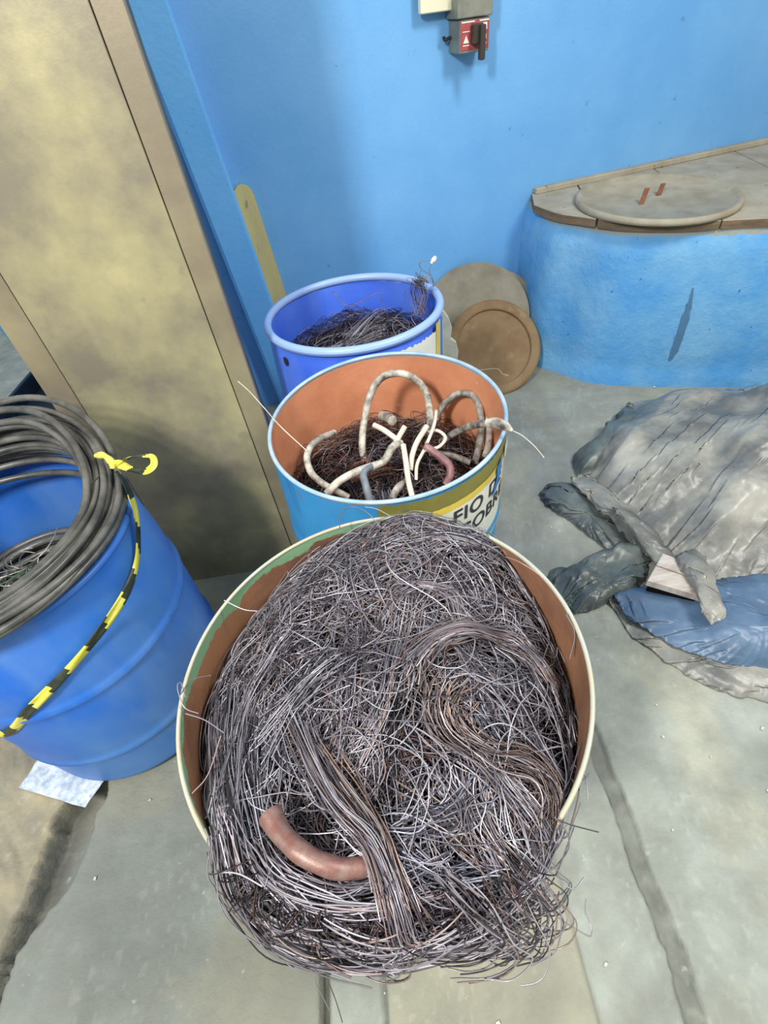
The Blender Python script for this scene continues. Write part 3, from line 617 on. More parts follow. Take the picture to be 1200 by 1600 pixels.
# skeins seen in the photo
def skein(px, n, wpx, lift, kind, jit=1., r=.00088, K_=22, ends=.02, wan=.0036):
    lift = lift - .004; n = int(n * .8); P = np.array([heap_px(x, y, 0) for x, y in px]); cp = smoothpath(np.c_[P, np.zeros(len(P))], K)[:, :2]
    sig = wpx / 2 / 900.
    t = np.gradient(cp, axis=0); t /= np.linalg.norm(t, axis=1, keepdims=True); nr = np.stack([-t[:, 1], t[:, 0]], 1)
    o = np.clip(rng.normal(0, .55, n), -1.15, 1.15) * sig
    wdt = .72 + .5 * np.abs(np.linspace(-1, 1, K)) ** 1.5
    cross = np.sin(np.linspace(0, 3, K)[None] + rng.random((n, 1)) * 6) * .0016 * jit
    lat = o[:, None] * wdt[None] + cross
    tt = rng.normal(0, ends, n)
    Pn = cp[None] + lat[..., None] * nr[None] + tt[:, None, None] * t[None] + wander2(n, wan)
    up_ = np.sqrt(np.clip(1 - (o / (sig * 1.2)) ** 2, 0, 1))[:, None] * sig * .55
    z = lift + up_ * rng.uniform(.2, 1, (n, 1)) + .0015 * np.sin(np.linspace(0, 7, K)[None] + rng.random((n, 1)) * 6)
    add(heap_xyz(Pn, z), palette(n, kind), r)
skein([(652, 1060), (665, 1025), (700, 1003), (760, 1000), (815, 1030), (850, 1062)], 60, 56, .012, 'pink', wan=.005)
skein([(655, 1045), (690, 1010), (745, 998), (800, 1015), (842, 1058)], 40, 34, .022, 'grey')
skein([(712, 1080), (698, 1110), (712, 1150), (765, 1185), (830, 1205), (862, 1255), (860, 1310)], 60, 46, .010, 'pink', wan=.005)
skein([(725, 1175), (775, 1220), (820, 1275), (850, 1335)], 50, 52, .006, 'grey')
skein([(740, 1090), (770, 1140), (800, 1180)], 30, 44, .0, 'blue')
skein([(612, 960), (630, 935), (665, 925), (705, 945), (722, 985)], 34, 24, .010, 'grey')
skein([(465, 1150), (490, 1205), (530, 1270), (572, 1320), (600, 1385), (622, 1470)], 60, 34, .024, 'grey')
skein([(505, 1190), (550, 1250), (590, 1310), (612, 1380), (640, 1450)], 34, 28, .024, 'pink')
skein([(330, 1120), (335, 1200), (345, 1290), (375, 1380), (430, 1440)], 60, 50, .006, 'light')
skein([(365, 1080), (360, 1170), (375, 1260), (400, 1350), (455, 1425)], 60, 56, .006, 'light')
skein([(400, 1100), (395, 1180), (410, 1290), (440, 1370), (500, 1450)], 50, 50, .004, 'light')
skein([(440, 1030), (400, 1100), (380, 1180), (372, 1250)], 40, 70, .010, 'light')
skein([(520, 1060), (460, 1120), (420, 1180)], 40, 70, .010, 'light')
skein([(395, 1330), (440, 1385), (520, 1415), (600, 1410), (680, 1385)], 60, 42, .010, 'grey')
skein([(420, 1370), (480, 1425), (560, 1440), (650, 1440), (740, 1410)], 50, 44, .006, 'dark')
skein([(400, 1410), (470, 1460), (560, 1480), (650, 1465), (740, 1440)], 50, 34, .0, 'dark')
skein([(590, 1300), (640, 1292), (700, 1275), (750, 1245)], 36, 28, .012, 'blue')
skein([(612, 1330), (660, 1362), (710, 1375), (760, 1370)], 36, 26, .012, 'blue')
skein([(745, 1200), (750, 1270), (790, 1340), (840, 1400)], 50, 50, .004, 'grey')
skein([(700, 1290), (745, 1330), (800, 1370), (835, 1410)], 34, 40, .006, 'pink')
skein([(560, 985), (548, 1050), (540, 1110), (520, 1180)], 46, 60, .0, 'grey')
skein([(640, 960), (620, 1040), (600, 1120), (560, 1200)], 60, 70, .0, 'grey')
skein([(620, 1100), (610, 1170), (600, 1240), (560, 1290)], 46, 60, .0, 'dark')
skein([(500, 1040), (470, 1090), (440, 1150), (425, 1220)], 46, 60, .002, 'blue')
skein([(435, 890), (500, 855), (560, 848), (620, 852)], 36, 30, .0, 'grey')
skein([(440, 910), (480, 885), (540, 890), (560, 910)], 30, 30, .006, 'grey')
skein([(335, 1110), (355, 1010), (395, 940), (450, 880)], 40, 20, .002, 'dark')
skein([(870, 930), (892, 1010), (898, 1100), (885, 1200)], 34, 34, .0, 'dark')
skein([(620, 850), (680, 840), (740, 850), (800, 880), (850, 930)], 40, 34, .006, 'grey')
skein([(520, 1230), (505, 1265), (500, 1300), (512, 1340)], 34, 34, .008, 'dark')
skein([(640, 1180), (690, 1190), (720, 1220), (700, 1280)], 30, 30, .004, 'dark')
# big loose loops
for px in ([(610, 1290), (598, 1230), (615, 1195), (640, 1200), (660, 1240), (655, 1300), (640, 1350)], [(640, 1230), (670, 1215), (700, 1240), (712, 1290), (690, 1320)], [(735, 1170), (745, 1200), (770, 1200), (790, 1175)],
           [(655, 930), (620, 925), (635, 960), (665, 940)], [(700, 1065), (730, 1060), (775, 1075), (830, 1068)], [(780, 900), (830, 930), (860, 990), (850, 1040)], [(545, 870), (560, 930), (590, 990), (620, 1010)],
           [(430, 1380), (520, 1400), (600, 1365), (680, 1400)], [(500, 1160), (560, 1150), (600, 1200), (590, 1260)], [(760, 1010), (800, 1040), (820, 1100), (860, 1130)], [(760, 1250), (740, 1300), (760, 1350), (800, 1380)]):
    skein(px, 3, 8, .02, 'grey', 2.)
# a last scatter of curls lying on top of everything
n = 330; a = rng.random(n) * 6.283; r = np.sqrt(rng.random(n)) * FR * .93; sp = FC + np.stack([r * np.cos(a), r * np.sin(a)], 1)
P = rand_paths(n, K, rng.uniform(.10, .30, n) / (K - 1), sp, np.where(rng.random(n) < .4, heading(sp) + rng.normal(0, .5, n), rng.random(n) * 6.28), 14., 7.)
add(heap_xyz(P, .006 + np.sin(np.linspace(0, np.pi, K))[None] * rng.uniform(.0, .016, (n, 1)) + .003 * np.sin(np.linspace(0, 9, K)[None] + rng.random((n, 1)) * 6)), palette(n, 'light'), .00082)
front3 = np.concatenate(paths); fr = np.concatenate(rads); fc = np.concatenate(cols)
# stray wires that hang past the rim: (px, py, z)
ST = [[(355, 1360, .87), (345, 1372, .85), (340, 1392, .82), (357, 1420, .80), (400, 1432, .80), (440, 1426, .82), (480, 1420, .86)],
      [(500, 1495, .86), (492, 1530, .7), (505, 1560, .6), (517, 1583, .5)], [(508, 1500, .86), (512, 1530, .7), (525, 1565, .6), (535, 1598, .5)],
      [(866, 1276, .9), (885, 1300, .88), (888, 1325, .86), (872, 1350, .84), (858, 1362, .84)], [(862, 1276, .9), (890, 1288, .88), (935, 1300, .84)],
      [(850, 1400, .85), (868, 1430, .8), (900, 1452, .76), (922, 1463, .74), (925, 1450, .74), (914, 1425, .75), (915, 1405, .76)],
      [(840, 1340, .88), (850, 1365, .86), (857, 1380, .84), (848, 1392, .84), (838, 1385, .85)], [(840, 1400, .86), (866, 1425, .83), (866, 1450, .82), (850, 1462, .82), (820, 1462, .84)],
      [(640, 1390, .93), (690, 1440, .9), (730, 1470, .86), (765, 1500, .82), (790, 1508, .8), (808, 1475, .82)], [(660, 1380, .93), (700, 1420, .9), (735, 1460, .86), (755, 1490, .83)],
      [(640, 1478, .88), (690, 1474, .86), (725, 1470, .86)], [(332, 1366, .88), (350, 1363, .9), (375, 1366, .92), (410, 1385, .93)], [(345, 1383, .87), (365, 1385, .88), (392, 1390, .9)],
      [(290, 1090, .88), (282, 1066, .87), (277, 1075, .87), (288, 1105, .86), (310, 1115, .85)], [(282, 1085, .88), (300, 1062, .87), (330, 1055, .86)], [(350, 938, .88), (380, 952, .87), (402, 955, .87)],
      [(530, 828, .89), (535, 800, .92), (552, 792, .93), (575, 802, .92), (600, 830, .9)], [(570, 792, .93), (590, 796, .92), (620, 812, .9)],
      [(790, 870, .93), (815, 880, .94), (850, 905, .93), (880, 945, .92)], [(800, 1440, .86), (820, 1470, .83), (845, 1490, .8)], [(760, 1420, .88), (755, 1460, .85), (760, 1490, .82)],
      [(830, 1440, .86), (838, 1475, .83), (818, 1495, .82), (800, 1478, .84)], [(885, 960, .9), (898, 990, .89), (890, 1030, .87)], [(905, 1165, .86), (890, 1220, .85), (880, 1260, .85)],
      [(290, 1115, .87), (320, 1125, .88), (350, 1145, .9)], [(300, 1240, .86), (325, 1210, .86), (345, 1150, .87)]]
SB = []
for q_, n_, sg_ in (([(790, 1310, .92), (825, 1380, .89), (850, 1425, .85), (835, 1465, .82), (790, 1475, .81)], 34, .012), ([(760, 1320, .93), (800, 1390, .90), (830, 1420, .86), (845, 1400, .85)], 26, .012),
                    ([(338, 1310, .90), (356, 1390, .865), (400, 1448, .84), (470, 1484, .83), (540, 1496, .83)], 46, .009), ([(350, 1280, .91), (372, 1370, .885), (420, 1430, .86), (500, 1470, .85)], 46, .010),
                    ([(430, 1450, .87), (540, 1490, .85), (640, 1484, .85), (740, 1460, .86), (800, 1435, .87)], 60, .008), ([(600, 1380, .94), (625, 1450, .90), (632, 1492, .86), (600, 1500, .84), (560, 1480, .84)], 24, .008),
                    ([(700, 1360, .94), (760, 1420, .90), (800, 1455, .86), (760, 1480, .83), (700, 1475, .83)], 30, .012)):
    c_ = smoothpath([atz(x, y, z) for x, y, z in q_], K); o_ = rng.normal(0, sg_, (n_, 1, 3)) * (.6 + .8 * np.linspace(0, 1, K)[None, :, None]); o_[..., 2] *= .7
    w_ = np.zeros((n_, K, 3)); w_[..., :2] = wander2(n_, .005); SB.append(c_[None] + o_ + w_ - np.abs(rng.normal(0, .006, (n_, 1, 1))) * np.array([0, 0, 1.]) * np.linspace(0, 1, K)[None, :, None])
SB = np.concatenate(SB)
sp3 = np.array([smoothpath([atz(x, y, z) for x, y, z in s], K) for s in ST])
# fuzz of short wires hanging over the front lip
n = 140; a = np.radians(rng.uniform(-124, -64, n)); r0 = FR * rng.uniform(.86, .98, n); r1 = FR * (1.03 + .07 * rng.random(n)); a1 = a + rng.normal(0, .12, n)
tt = np.linspace(0, 1, K)[None]; rr_ = r0[:, None] * (1 - tt) + r1[:, None] * tt ** .8 * 1. ; rr_ = r0[:, None] + (r1 - r0)[:, None] * np.sin(tt * np.pi / 2); aa = a[:, None] + (a1 - a)[:, None] * tt
zz3 = FD['z'] + .035 + .02 * np.sin(tt * 2.2) - (.03 + .10 * rng.random((n, 1))) * tt ** 2.5 + FD['sh'][0] * rr_ * np.cos(aa)
hang = np.stack([FC[0] + rr_ * np.cos(aa), FC[1] + rr_ * np.sin(aa), zz3], -1)
# curls along the front edge
n2 = 110; aC = np.radians(rng.uniform(-115, -72, n2)); L_ = rng.uniform(.2, .55, n2)
aa2 = aC[:, None] + L_[:, None] * (tt - .5); rr2 = FR * (1.0 + .05 * np.sin(tt * np.pi + rng.normal(0, .4, (n2, 1)))) * (1 + .02 * rng.normal(size=(n2, 1)))
zz2 = FD['z'] + .01 + FD['sh'][0] * rr2 * np.cos(aa2) + rng.uniform(-.05, .03, (n2, 1)) + .01 * np.sin(tt * 5 + rng.random((n2, 1)) * 6)
curl = np.stack([FC[0] + rr2 * np.cos(aa2), FC[1] + rr2 * np.sin(aa2), zz2], -1)
allp = np.concatenate([front3, sp3, SB, hang, curl]); allr = np.concatenate([fr, np.full(len(sp3) + len(SB), .0009), np.full(n, .0009), np.full(n2, .0009)])
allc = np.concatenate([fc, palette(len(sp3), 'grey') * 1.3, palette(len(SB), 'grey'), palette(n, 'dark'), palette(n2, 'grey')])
V, Fq, idx = tubes(allp, allr, 3)
# near-black sheet below the strands, painting in the shade of the gaps
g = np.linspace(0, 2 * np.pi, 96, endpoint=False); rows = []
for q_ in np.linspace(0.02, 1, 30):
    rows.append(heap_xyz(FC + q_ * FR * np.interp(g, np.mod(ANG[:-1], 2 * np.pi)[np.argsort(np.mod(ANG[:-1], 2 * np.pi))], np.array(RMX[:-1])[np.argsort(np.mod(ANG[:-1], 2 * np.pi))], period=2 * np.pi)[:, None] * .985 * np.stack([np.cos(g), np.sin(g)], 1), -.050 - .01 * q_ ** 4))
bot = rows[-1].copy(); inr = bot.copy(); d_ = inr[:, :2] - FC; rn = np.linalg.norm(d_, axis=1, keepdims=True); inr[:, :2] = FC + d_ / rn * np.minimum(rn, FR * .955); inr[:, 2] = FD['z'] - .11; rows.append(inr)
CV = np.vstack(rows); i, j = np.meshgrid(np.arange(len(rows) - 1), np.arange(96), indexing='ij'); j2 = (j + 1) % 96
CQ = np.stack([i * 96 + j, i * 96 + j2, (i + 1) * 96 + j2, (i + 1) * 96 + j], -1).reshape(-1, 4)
th = thing('wire_heap', 'heap of burnt grey and brown wire overflowing the nearest drum', 'scrap wire', (*FD['c'], FD['z']))
th['kind'] = 'stuff'
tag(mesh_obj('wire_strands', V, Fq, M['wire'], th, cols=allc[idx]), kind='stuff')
tag(mesh_obj('gap_shade_core', CV, CQ, M['core'], th), kind='stuff')

def small_heap(name, label, D, zc, hfun, n, kinds, rad, curv, L, edge=.93, clumps=()):
    cc = np.array(D['c']); R = D['R'] * edge; K = 18
    def lift(P, dz):
        d = P - cc; r = np.linalg.norm(d, axis=-1); s = np.where(r > R, R / np.maximum(r, 1e-6), 1) ; dd = d * s[..., None]
        return np.concatenate([dd + cc, (zc + hfun(dd[..., 0], dd[..., 1]) + dz)[..., None]], -1)
    PP = []; CCs = []
    for kind, frac in kinds:
        m_ = int(n * frac); a = rng.random(m_) * 6.283; r = np.sqrt(rng.random(m_)) * R
        P = rand_paths(m_, K, rng.uniform(.5, 1.2, m_) * L / (K - 1), cc + np.stack([r * np.cos(a), r * np.sin(a)], 1), rng.random(m_) * 6.28, curv, curv * .6)
        dz = np.sin(np.linspace(0, np.pi, K))[None] * rng.uniform(-.01, .035, (m_, 1)) + rng.uniform(-.02, .01, (m_, 1))
        PP.append(lift(P, dz)); CCs.append(palette(m_, kind))
    for c0, hd, cv, L2, nn_, sg, dz0, kind in clumps:
        seg = L2 / (K - 1); cp = rand_paths(1, K, seg, np.array(c0)[None], np.array([hd]), cv, .5)[0]
        t = np.gradient(cp, axis=0); t /= np.linalg.norm(t, axis=1, keepdims=True); nr = np.stack([-t[:, 1], t[:, 0]], 1)
        P = cp[None] + (rng.normal(0, sg, nn_)[:, None] * (1 + rng.normal(0, .3, (nn_, 1)) * np.linspace(-1, 1, K)[None]))[..., None] * nr[None] + rng.normal(0, .012, (nn_, 1, 2))*.5
        PP.append(lift(P, dz0 + rng.uniform(-.01, .012, (nn_, 1)))); CCs.append(palette(nn_, kind))
    P = np.concatenate(PP); V, Fq, idx = tubes(P, np.full(len(P), rad), 3)
    th = thing(name, label, 'scrap wire', (*D['c'], zc)); th['kind'] = 'stuff'
    tag(mesh_obj('wire_strands', V, Fq, M['wire'], th, cols=np.concatenate(CCs)[idx]), kind='stuff')
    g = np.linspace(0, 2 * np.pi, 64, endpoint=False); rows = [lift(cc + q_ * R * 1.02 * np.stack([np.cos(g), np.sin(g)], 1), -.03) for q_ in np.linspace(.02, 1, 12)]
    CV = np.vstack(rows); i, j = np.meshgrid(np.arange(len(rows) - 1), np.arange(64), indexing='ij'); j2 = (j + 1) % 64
    tag(mesh_obj('gap_shade_core', CV, np.stack([i * 64 + j, i * 64 + j2, (i + 1) * 64 + j2, (i + 1) * 64 + j], -1).reshape(-1, 4), M['core'], th), kind='stuff')  # near-black sheet under the strands stands for the shade between them
    return lift
h2 = lambda x, y: .05 * (1 - (x * x + y * y) / .08) - .01 + .05 * (fbm(x + 3, y, .1, 8) - .5)
Z2 = .630
c2 = SD['c']
small_heap('wire_tangle', 'tangle of fine dark and copper wire inside the pale blue steel drum', SD, Z2, h2, 1250, [('dark', .48), ('copper', .2), ('grey', .22), ('pink', .10)], .0009, 18., .16, .95,
    clumps=[((c2[0] - .14, c2[1] - .0), -1.2, -4, .12, 34, .012, .03, 'dark'), ((c2[0] - .03, c2[1] - .12), -1.4, 3, .12, 40, .014, .035, 'blue'), ((c2[0] + .05, c2[1] - .15), -1.7, 3, .1, 20, .01, .03, 'grey'), ((c2[0] - .10, c2[1] - .06), .4, 5, .1, 22, .01, .03, 'copper')])
h3 = lambda x, y: .075 * np.exp(-(((x - .10) / .13) ** 2 + ((y + .02) / .16) ** 2)) - .02 * smooth(.0, -.25, x) + .02 * (fbm(x + 7, y, .1, 18) - .5)
c3 = TD['c']
small_heap('wire_tangle', 'low tangle of dark wire inside the violet blue plastic drum', TD, .69, h3, 700, [('dark', .7), ('grey', .3)], .0010, 9., .22, .93,
    clumps=[((c3[0] - .20, c3[1] - .08), .3, 3, .30, 60, .03, .01, 'grey'), ((c3[0] - .15, c3[1] - .15), .15, 2, .32, 60, .025, .02, 'dark'), ((c3[0] - .02, c3[1] - .02), .6, -4, .2, 50, .02, .02, 'grey')])

# upright spray of fine wire and a tie wire with a white connector, third drum
th = thing('wire_spray', 'upright bent bunch of fine grey wire at the right of the violet drum', 'scrap wire', tuple(atz(660, 480, .78))); th['kind'] = 'stuff'
PS = []
for k in range(34):
    b = atplane(660 + rng.normal(0, 7), 492 + rng.normal(0, 4), (0, 1.62, 0), (0, 1, 0)); m_ = atplane(656 + rng.normal(0, 9), 460, (0, 1.62, 0), (0, 1, 0)); t_ = atplane(654 + rng.normal(0, 6), 434 + rng.normal(0, 5), (0, 1.60 + rng.normal(0, .01), 0), (0, 1, 0))
    PS.append(smoothpath([b, m_, t_, t_ + np.array([rng.normal(.02, .01), 0, -.03 * rng.random()])], 14))
V, Fq, idx = tubes(np.array(PS), np.full(34, .0009), 3); tag(mesh_obj('wire_strands', V, Fq, M['wire'], th, cols=palette(34, 'grey')[idx]), kind='stuff')
PY = lambda x, y, Y: atplane(x, y, (0, Y, 0), (0, 1, 0))
th = thing('tie_wire', 'thin blue-green wire with white connector rising from the violet drum', 'wire', tuple(PY(664, 470, 1.7)))
cable('wire', [PY(672, 470, 1.7), PY(678, 450, 1.7), PY(674, 432, 1.7), PY(658, 420, 1.7), PY(656, 411, 1.7), PY(664, 407, 1.7), PY(676, 408, 1.7)], .0014, M['cable_blue'], th, sides=5)
cable('wire', [PY(677, 470, 1.7), PY(676, 440, 1.7), PY(671, 420, 1.7), PY(680, 408, 1.7)], .0012, M['cable_blue'], th, sides=5)
cable('connector', [PY(674, 411, 1.7), PY(681, 401, 1.7)], .007, M['white'], th, k=8, sides=8, rr=[.005, .0085, .006])
tag(cable('copper_wire', [PY(520, 455, 1.68), PY(545, 478, 1.66), PY(590, 458, 1.66), PY(596, 470, 1.66), PY(600, 480, 1.66), PY(590, 495, 1.66)], .0012, M['copper'], sides=5, base=PY(560, 478, 1.66)), 'thin copper wire strand standing up in the violet drum', 'wire')
tag(cable('copper_wire', [PY(738, 580, 2.2), PY(775, 576, 2.28), PY(785, 584, 2.27), PY(794, 587, 2.27)], .0012, M['cable_white'], sides=5, base=PY(775, 576, 2.28)), 'short pale wire lying against the brown lid', 'wire')

# cables in the second drum
def cab(label, pts, r, m, name='cable', grp='old cables in the pale blue drum', **k):
    P = [np.array(p) for p in pts]; o = cable(name, P, r, M[m], base=P[0], **k); return tag(o, label, 'cable', grp)
Q = lambda x, y, Y=None, z=None: (PY(x, y, Y) if z is None else atz(x, y, z))
cab('tall arched white and grey cable loop in the pale blue drum', [Q(570, 722, z=.66), PY(566, 700, 1.08), PY(568, 665, 1.12), PY(577, 622, 1.15), PY(594, 592, 1.17), PY(622, 583, 1.18), PY(650, 593, 1.18), PY(666, 614, 1.17), PY(671, 640, 1.12), PY(672, 668, 1.06)], .0095, 'cable_grey')
cab('arched dark cable loop at the right of the pale blue drum', [PY(680, 655, 1.16), PY(692, 634, 1.18), PY(712, 617, 1.18), PY(735, 616, 1.16), PY(748, 632, 1.13), PY(752, 665, 1.08), PY(748, 700, 1.04), PY(742, 722, 1.0)], .0095, 'cable_dark')
cab('short thick cable beside the right inner wall of the drum', [PY(756, 640, 1.14), PY(764, 665, 1.08), PY(763, 695, 1.03), PY(758, 712, 1.0)], .0085, 'cable_grey')
o = thing('taped_cable', 'grey cable with whitish taped end lying over the right rim', 'cable', tuple(atz(700, 680, .74)), 'old cables in the pale blue drum')
cable('cable_body', [atz(690, 690, .70), atz(715, 674, .76), atz(742, 664, .82), atz(766, 661, .865)], .009, M['cable_dark'], o)
cable('taped_end', [atz(762, 661, .862), atz(775, 661, .870), atz(788, 665, .870), atz(801, 673, .865)], .01, M['cable_grey'], o, k=16, rr=[.010, .0125, .012, .010, .003])
cable('bare_wire', [atz(798, 672, .866), atz(815, 680, .85), atz(835, 697, .83), atz(850, 715, .80)], .0011, M['cable_white'], o, k=14, sides=5)
cab('grey cable hoop low at the left of the drum', [PY(522, 676, 1.12), PY(495, 688, 1.05), PY(480, 710, .98), PY(486, 738, .93), PY(508, 758, .90), PY(545, 777, .88)], .0085, 'cable_grey')
cab('long grey cable curving across the near side of the drum', [PY(510, 772, .86), PY(530, 752, .88), PY(562, 735, .90), PY(598, 722, .93), PY(612, 700, .96), PY(625, 692, 1.0)], .0095, 'cable_grey')
cab('smooth blue grey cable bent down at the near side', [PY(600, 722, .94), PY(578, 730, .91), PY(568, 740, .89), PY(572, 760, .86), PY(578, 782, .84)], .009, 'cable_blue')
cab('reddish cable curving at the right of the white cables', [PY(664, 696, .97), PY(680, 708, .95), PY(700, 724, .92), PY(704, 740, .90), PY(697, 756, .89)], .0095, 'cable_red')
for lb, pts in (('short white cable pointing left at the middle of the drum', [PY(584, 664, 1.04), PY(600, 672, 1.02), PY(622, 688, 1.0)]),
                ('white cable leaning toward the tall arch', [PY(633, 666, 1.02), PY(622, 685, 1.0), PY(612, 706, .98)]),
                ('long white cable hanging straight down the near side', [PY(630, 695, .97), PY(634, 720, .93), PY(638, 750, .88), PY(644, 776, .84)]),
                ('white cable running diagonally beside the longest one', [PY(667, 666, 1.02), PY(652, 690, .98), PY(644, 712, .95), PY(641, 735, .92)]),
                ('thin white cable right of the others, bent at top', [PY(682, 640, 1.04), PY(678, 665, 1.02), PY(664, 700, .97), PY(652, 725, .93), PY(650, 750, .90)]),
                ('white cable curled into a hook at the right', [PY(664, 704, .96), PY(686, 698, .97), PY(696, 684, 1.0), PY(684, 673, 1.02), PY(668, 675, 1.02)])):
    cab(lb, pts, .0068 if 'thin' not in lb and 'hook' not in lb else .0042, 'cable_white', grp='white cables in the pale blue drum')
cab('fat grey cable end with dark hollow among the wires', [PY(598, 650, 1.14), PY(606, 652, 1.10), PY(613, 657, 1.07)], .013, 'cable_grey', k=10)
cab('grey cable stub at the lower middle of the drum', [PY(612, 780, .84), PY(622, 762, .87), PY(636, 752, .9)], .009, 'cable_dark', k=12)
cab('dark cable running right under the taped one', [PY(672, 708, 1.0), PY(705, 712, 1.0), PY(735, 722, .98)], .008, 'cable_dark', k=16)
tag(cable('stray_wire', [PY(372, 596, 1.25), PY(390, 612, 1.2), PY(415, 640, 1.12), PY(440, 668, 1.02), PY(480, 705, .98)], .0013, M['cable_white'], sides=5, base=PY(415, 640, 1.12)), 'thin pale wire springing from the drum across the steel panel', 'wire')

# copper tube in the front heap
th = thing('copper_tube', 'short bent dull copper tube lying in the front heap of wire', 'tube', tuple(heap_xyz(heap_px(500, 1345))))
def on_heap(x, y, l): p = heap_px(x, y, l); h_ = heap_xyz(p); return h_ + np.array([0, 0, l])
cable('tube', [on_heap(424, 1275, .040), on_heap(440, 1302, .029), on_heap(468, 1330, .022), on_heap(505, 1350, .020), on_heap(550, 1357, .013), on_heap(630, 1336, .0)], .0145, M['copper'], th, k=30, sides=16, caps=False, rr=[.0145, .0122, .0112, .0118, .0106, .0114, .0106, .0108, .010, .009])
p0 = on_heap(424, 1275, .040); p1 = on_heap(440, 1302, .029); ax = (p0 - p1) / np.linalg.norm(p0 - p1)
cable('tube_mouth', [p0 - ax * .012, p0 - ax * .001], .0126, M['core'], th, k=4, sides=16)

# ------------------------------------------------------------------ left drum: coils, ribbon
LC = np.array(LD['c']); t = np.linspace(0, 2 * np.pi, 96, endpoint=False)
def coil(rings, r, base, jr=.004, seedz=0):
    P = []
    for (c, R0, z0, lift, ph) in rings:
        a = t
        back = np.clip(np.sin(a + .15), 0, 1) ** 1.5
        rr = R0 * (1 + .012 * np.sin(2 * a + ph) + .01 * np.sin(3 * a + ph * 2)) + .03 * np.clip(-np.sin(a), 0, 1) ** 2 * np.clip(np.cos(a) + .6, 0, 1)
        z = z0 + lift * back + .005 * np.sin(2 * a + ph * 3)
        P.append(np.stack([c[0] + rr * np.cos(a), c[1] + rr * np.sin(a), z], 1))
    return tubes(np.array(P), np.full(len(P), r), 8, closed=True)
rings = []
for k in range(30):
    u = ((k * 0.618) % 1.0); lay = k / 30
    rings.append((LC + rng.normal(0, .005, 2), .232 + .070 * u, LD['z'] + .010 + .016 * int((1 - abs(u - .5) * 1.2) * 4 * rng.random()) + .001 * k, -.02 + .13 * lay, rng.random() * 6))
V, Fq, idx = coil(rings, .0080, LC)
th = thing('cable_coil', 'loose coil of dusty black cable resting on the rim of the left drum', 'cable coil', (*LC, LD['z']), 'black cable coils')
mesh_obj('coil_turns', V, Fq, M['black_cable'], th)
cable('binding_wire', [atz(128, 790, .83), atz(140, 760, .855), atz(163, 738, .86), atz(180, 742, .84)], .0012, M['lever'], th, k=14, sides=5)
rings = []
for k in range(24):
    rings.append((LC + np.array([-.045, .03]) + rng.normal(0, .012, 2), .15 + .08 * rng.random(), .36 + .008 * k, .015 * rng.random(), rng.random() * 6))
V, Fq, idx = coil(rings, .0095, LC)
th = thing('cable_coil', 'dark cable coil lying down inside the left blue drum', 'cable coil', (*LC, .5), 'black cable coils')
mesh_obj('coil_turns', V, Fq, M['black_cable'], th)
b0 = atz(62, 888, .60)
P = []; K2 = 16
for k in range(90):
    c0 = b0[:2] + rng.normal(0, .02, 2); pth = rand_paths(1, K2, .16 / K2, c0[None], np.array([rng.normal(-1.2, .5)]), 18., 6.)[0]
    P.append(np.c_[pth, .60 + .02 * np.sin(np.linspace(0, 3.1, K2)) + rng.normal(0, .008)])
V, Fq, idx = tubes(np.array(P), np.full(90, .0014), 4)
cc_ = np.array([lin(c) for c in ((190, 190, 176), (80, 110, 84), (110, 108, 104), (70, 68, 66), (140, 138, 130))])[rng.choice(5, 90, p=[.22, .18, .3, .15, .15])]
tag(mesh_obj('wire_bunch', V, Fq, M['wire'], base=b0, cols=cc_[idx]), 'small bunch of green, white and grey wires inside the left drum', 'scrap wire', kind='stuff')
# drum fill below
V, Fq = lathe([(.001, .47), (.24, .47), (.24, .46), (.001, .46)], *LC, 48)
# hazard ribbon
def ribbon(name, P, width, nrm_fn, parent, seg_len=.055, m0='ribbon_y', m1='ribbon_k', k=90, slant=True, phase=0.):
    Pp = smoothpath(P, k); T = np.gradient(Pp, axis=0); T /= np.linalg.norm(T, axis=1, keepdims=True)
    Nn = np.array([nrm_fn(p) for p in Pp]); S = np.cross(T, Nn); S /= np.linalg.norm(S, axis=1, keepdims=True)
    V = []; d = np.r_[0, np.cumsum(np.linalg.norm(np.diff(Pp, axis=0), axis=1))]
    nw = 4
    for i in range(k):
        for j in range(nw + 1):
            o = (j / nw - .5) * width; V.append(Pp[i] + S[i] * o + Nn[i] * .0025 * math.cos((j / nw - .5) * 5 + i * .3))
    Fc = []; fm = []
    for i in range(k - 1):
        for j in range(nw):
            Fc.append([i * (nw + 1) + j, i * (nw + 1) + j + 1, (i + 1) * (nw + 1) + j + 1, (i + 1) * (nw + 1) + j])
            s_ = d[i] + (j * .006 if slant else 0) + phase; fm.append(int(s_ / seg_len) % 2)
    o = mesh_obj(name, V, Fc, [M[m0], M[m1]], parent, fmat=fm)
    sm = o.modifiers.new('thickness', 'SOLIDIFY'); sm.thickness = .0012; return o
def out_n(p): d = np.array([p[0] - LC[0], p[1] - LC[1], .0]); return d / np.linalg.norm(d)
def oncyl(x, y, R):
    d = ray(x, y); a = d[0] ** 2 + d[1] ** 2; b = 2 * (d[0] * (-LC[0]) + d[1] * (-LC[1])); c = LC @ LC - R * R
    D = max(b * b - 4 * a * c, 0); return CAM + (-b - math.sqrt(D)) / 2 / a * d
th = thing('hazard_ribbon', 'yellow and black hazard tape tied around the cable coil and left drum', 'tape', tuple(oncyl(160, 980, .31)))
rp = [atz(182, 735, .875), atz(196, 752, .85), atz(206, 778, .815)] + [oncyl(x, y, .312) for x, y in ((213, 810), (216, 870), (202, 918), (165, 975), (110, 1045), (50, 1105), (5, 1148))]
rp += [np.array([LC[0] + .312 * math.cos(a), LC[1] + .312 * math.sin(a), z]) for a, z in ((math.radians(-125), .46), (math.radians(-150), .47))]
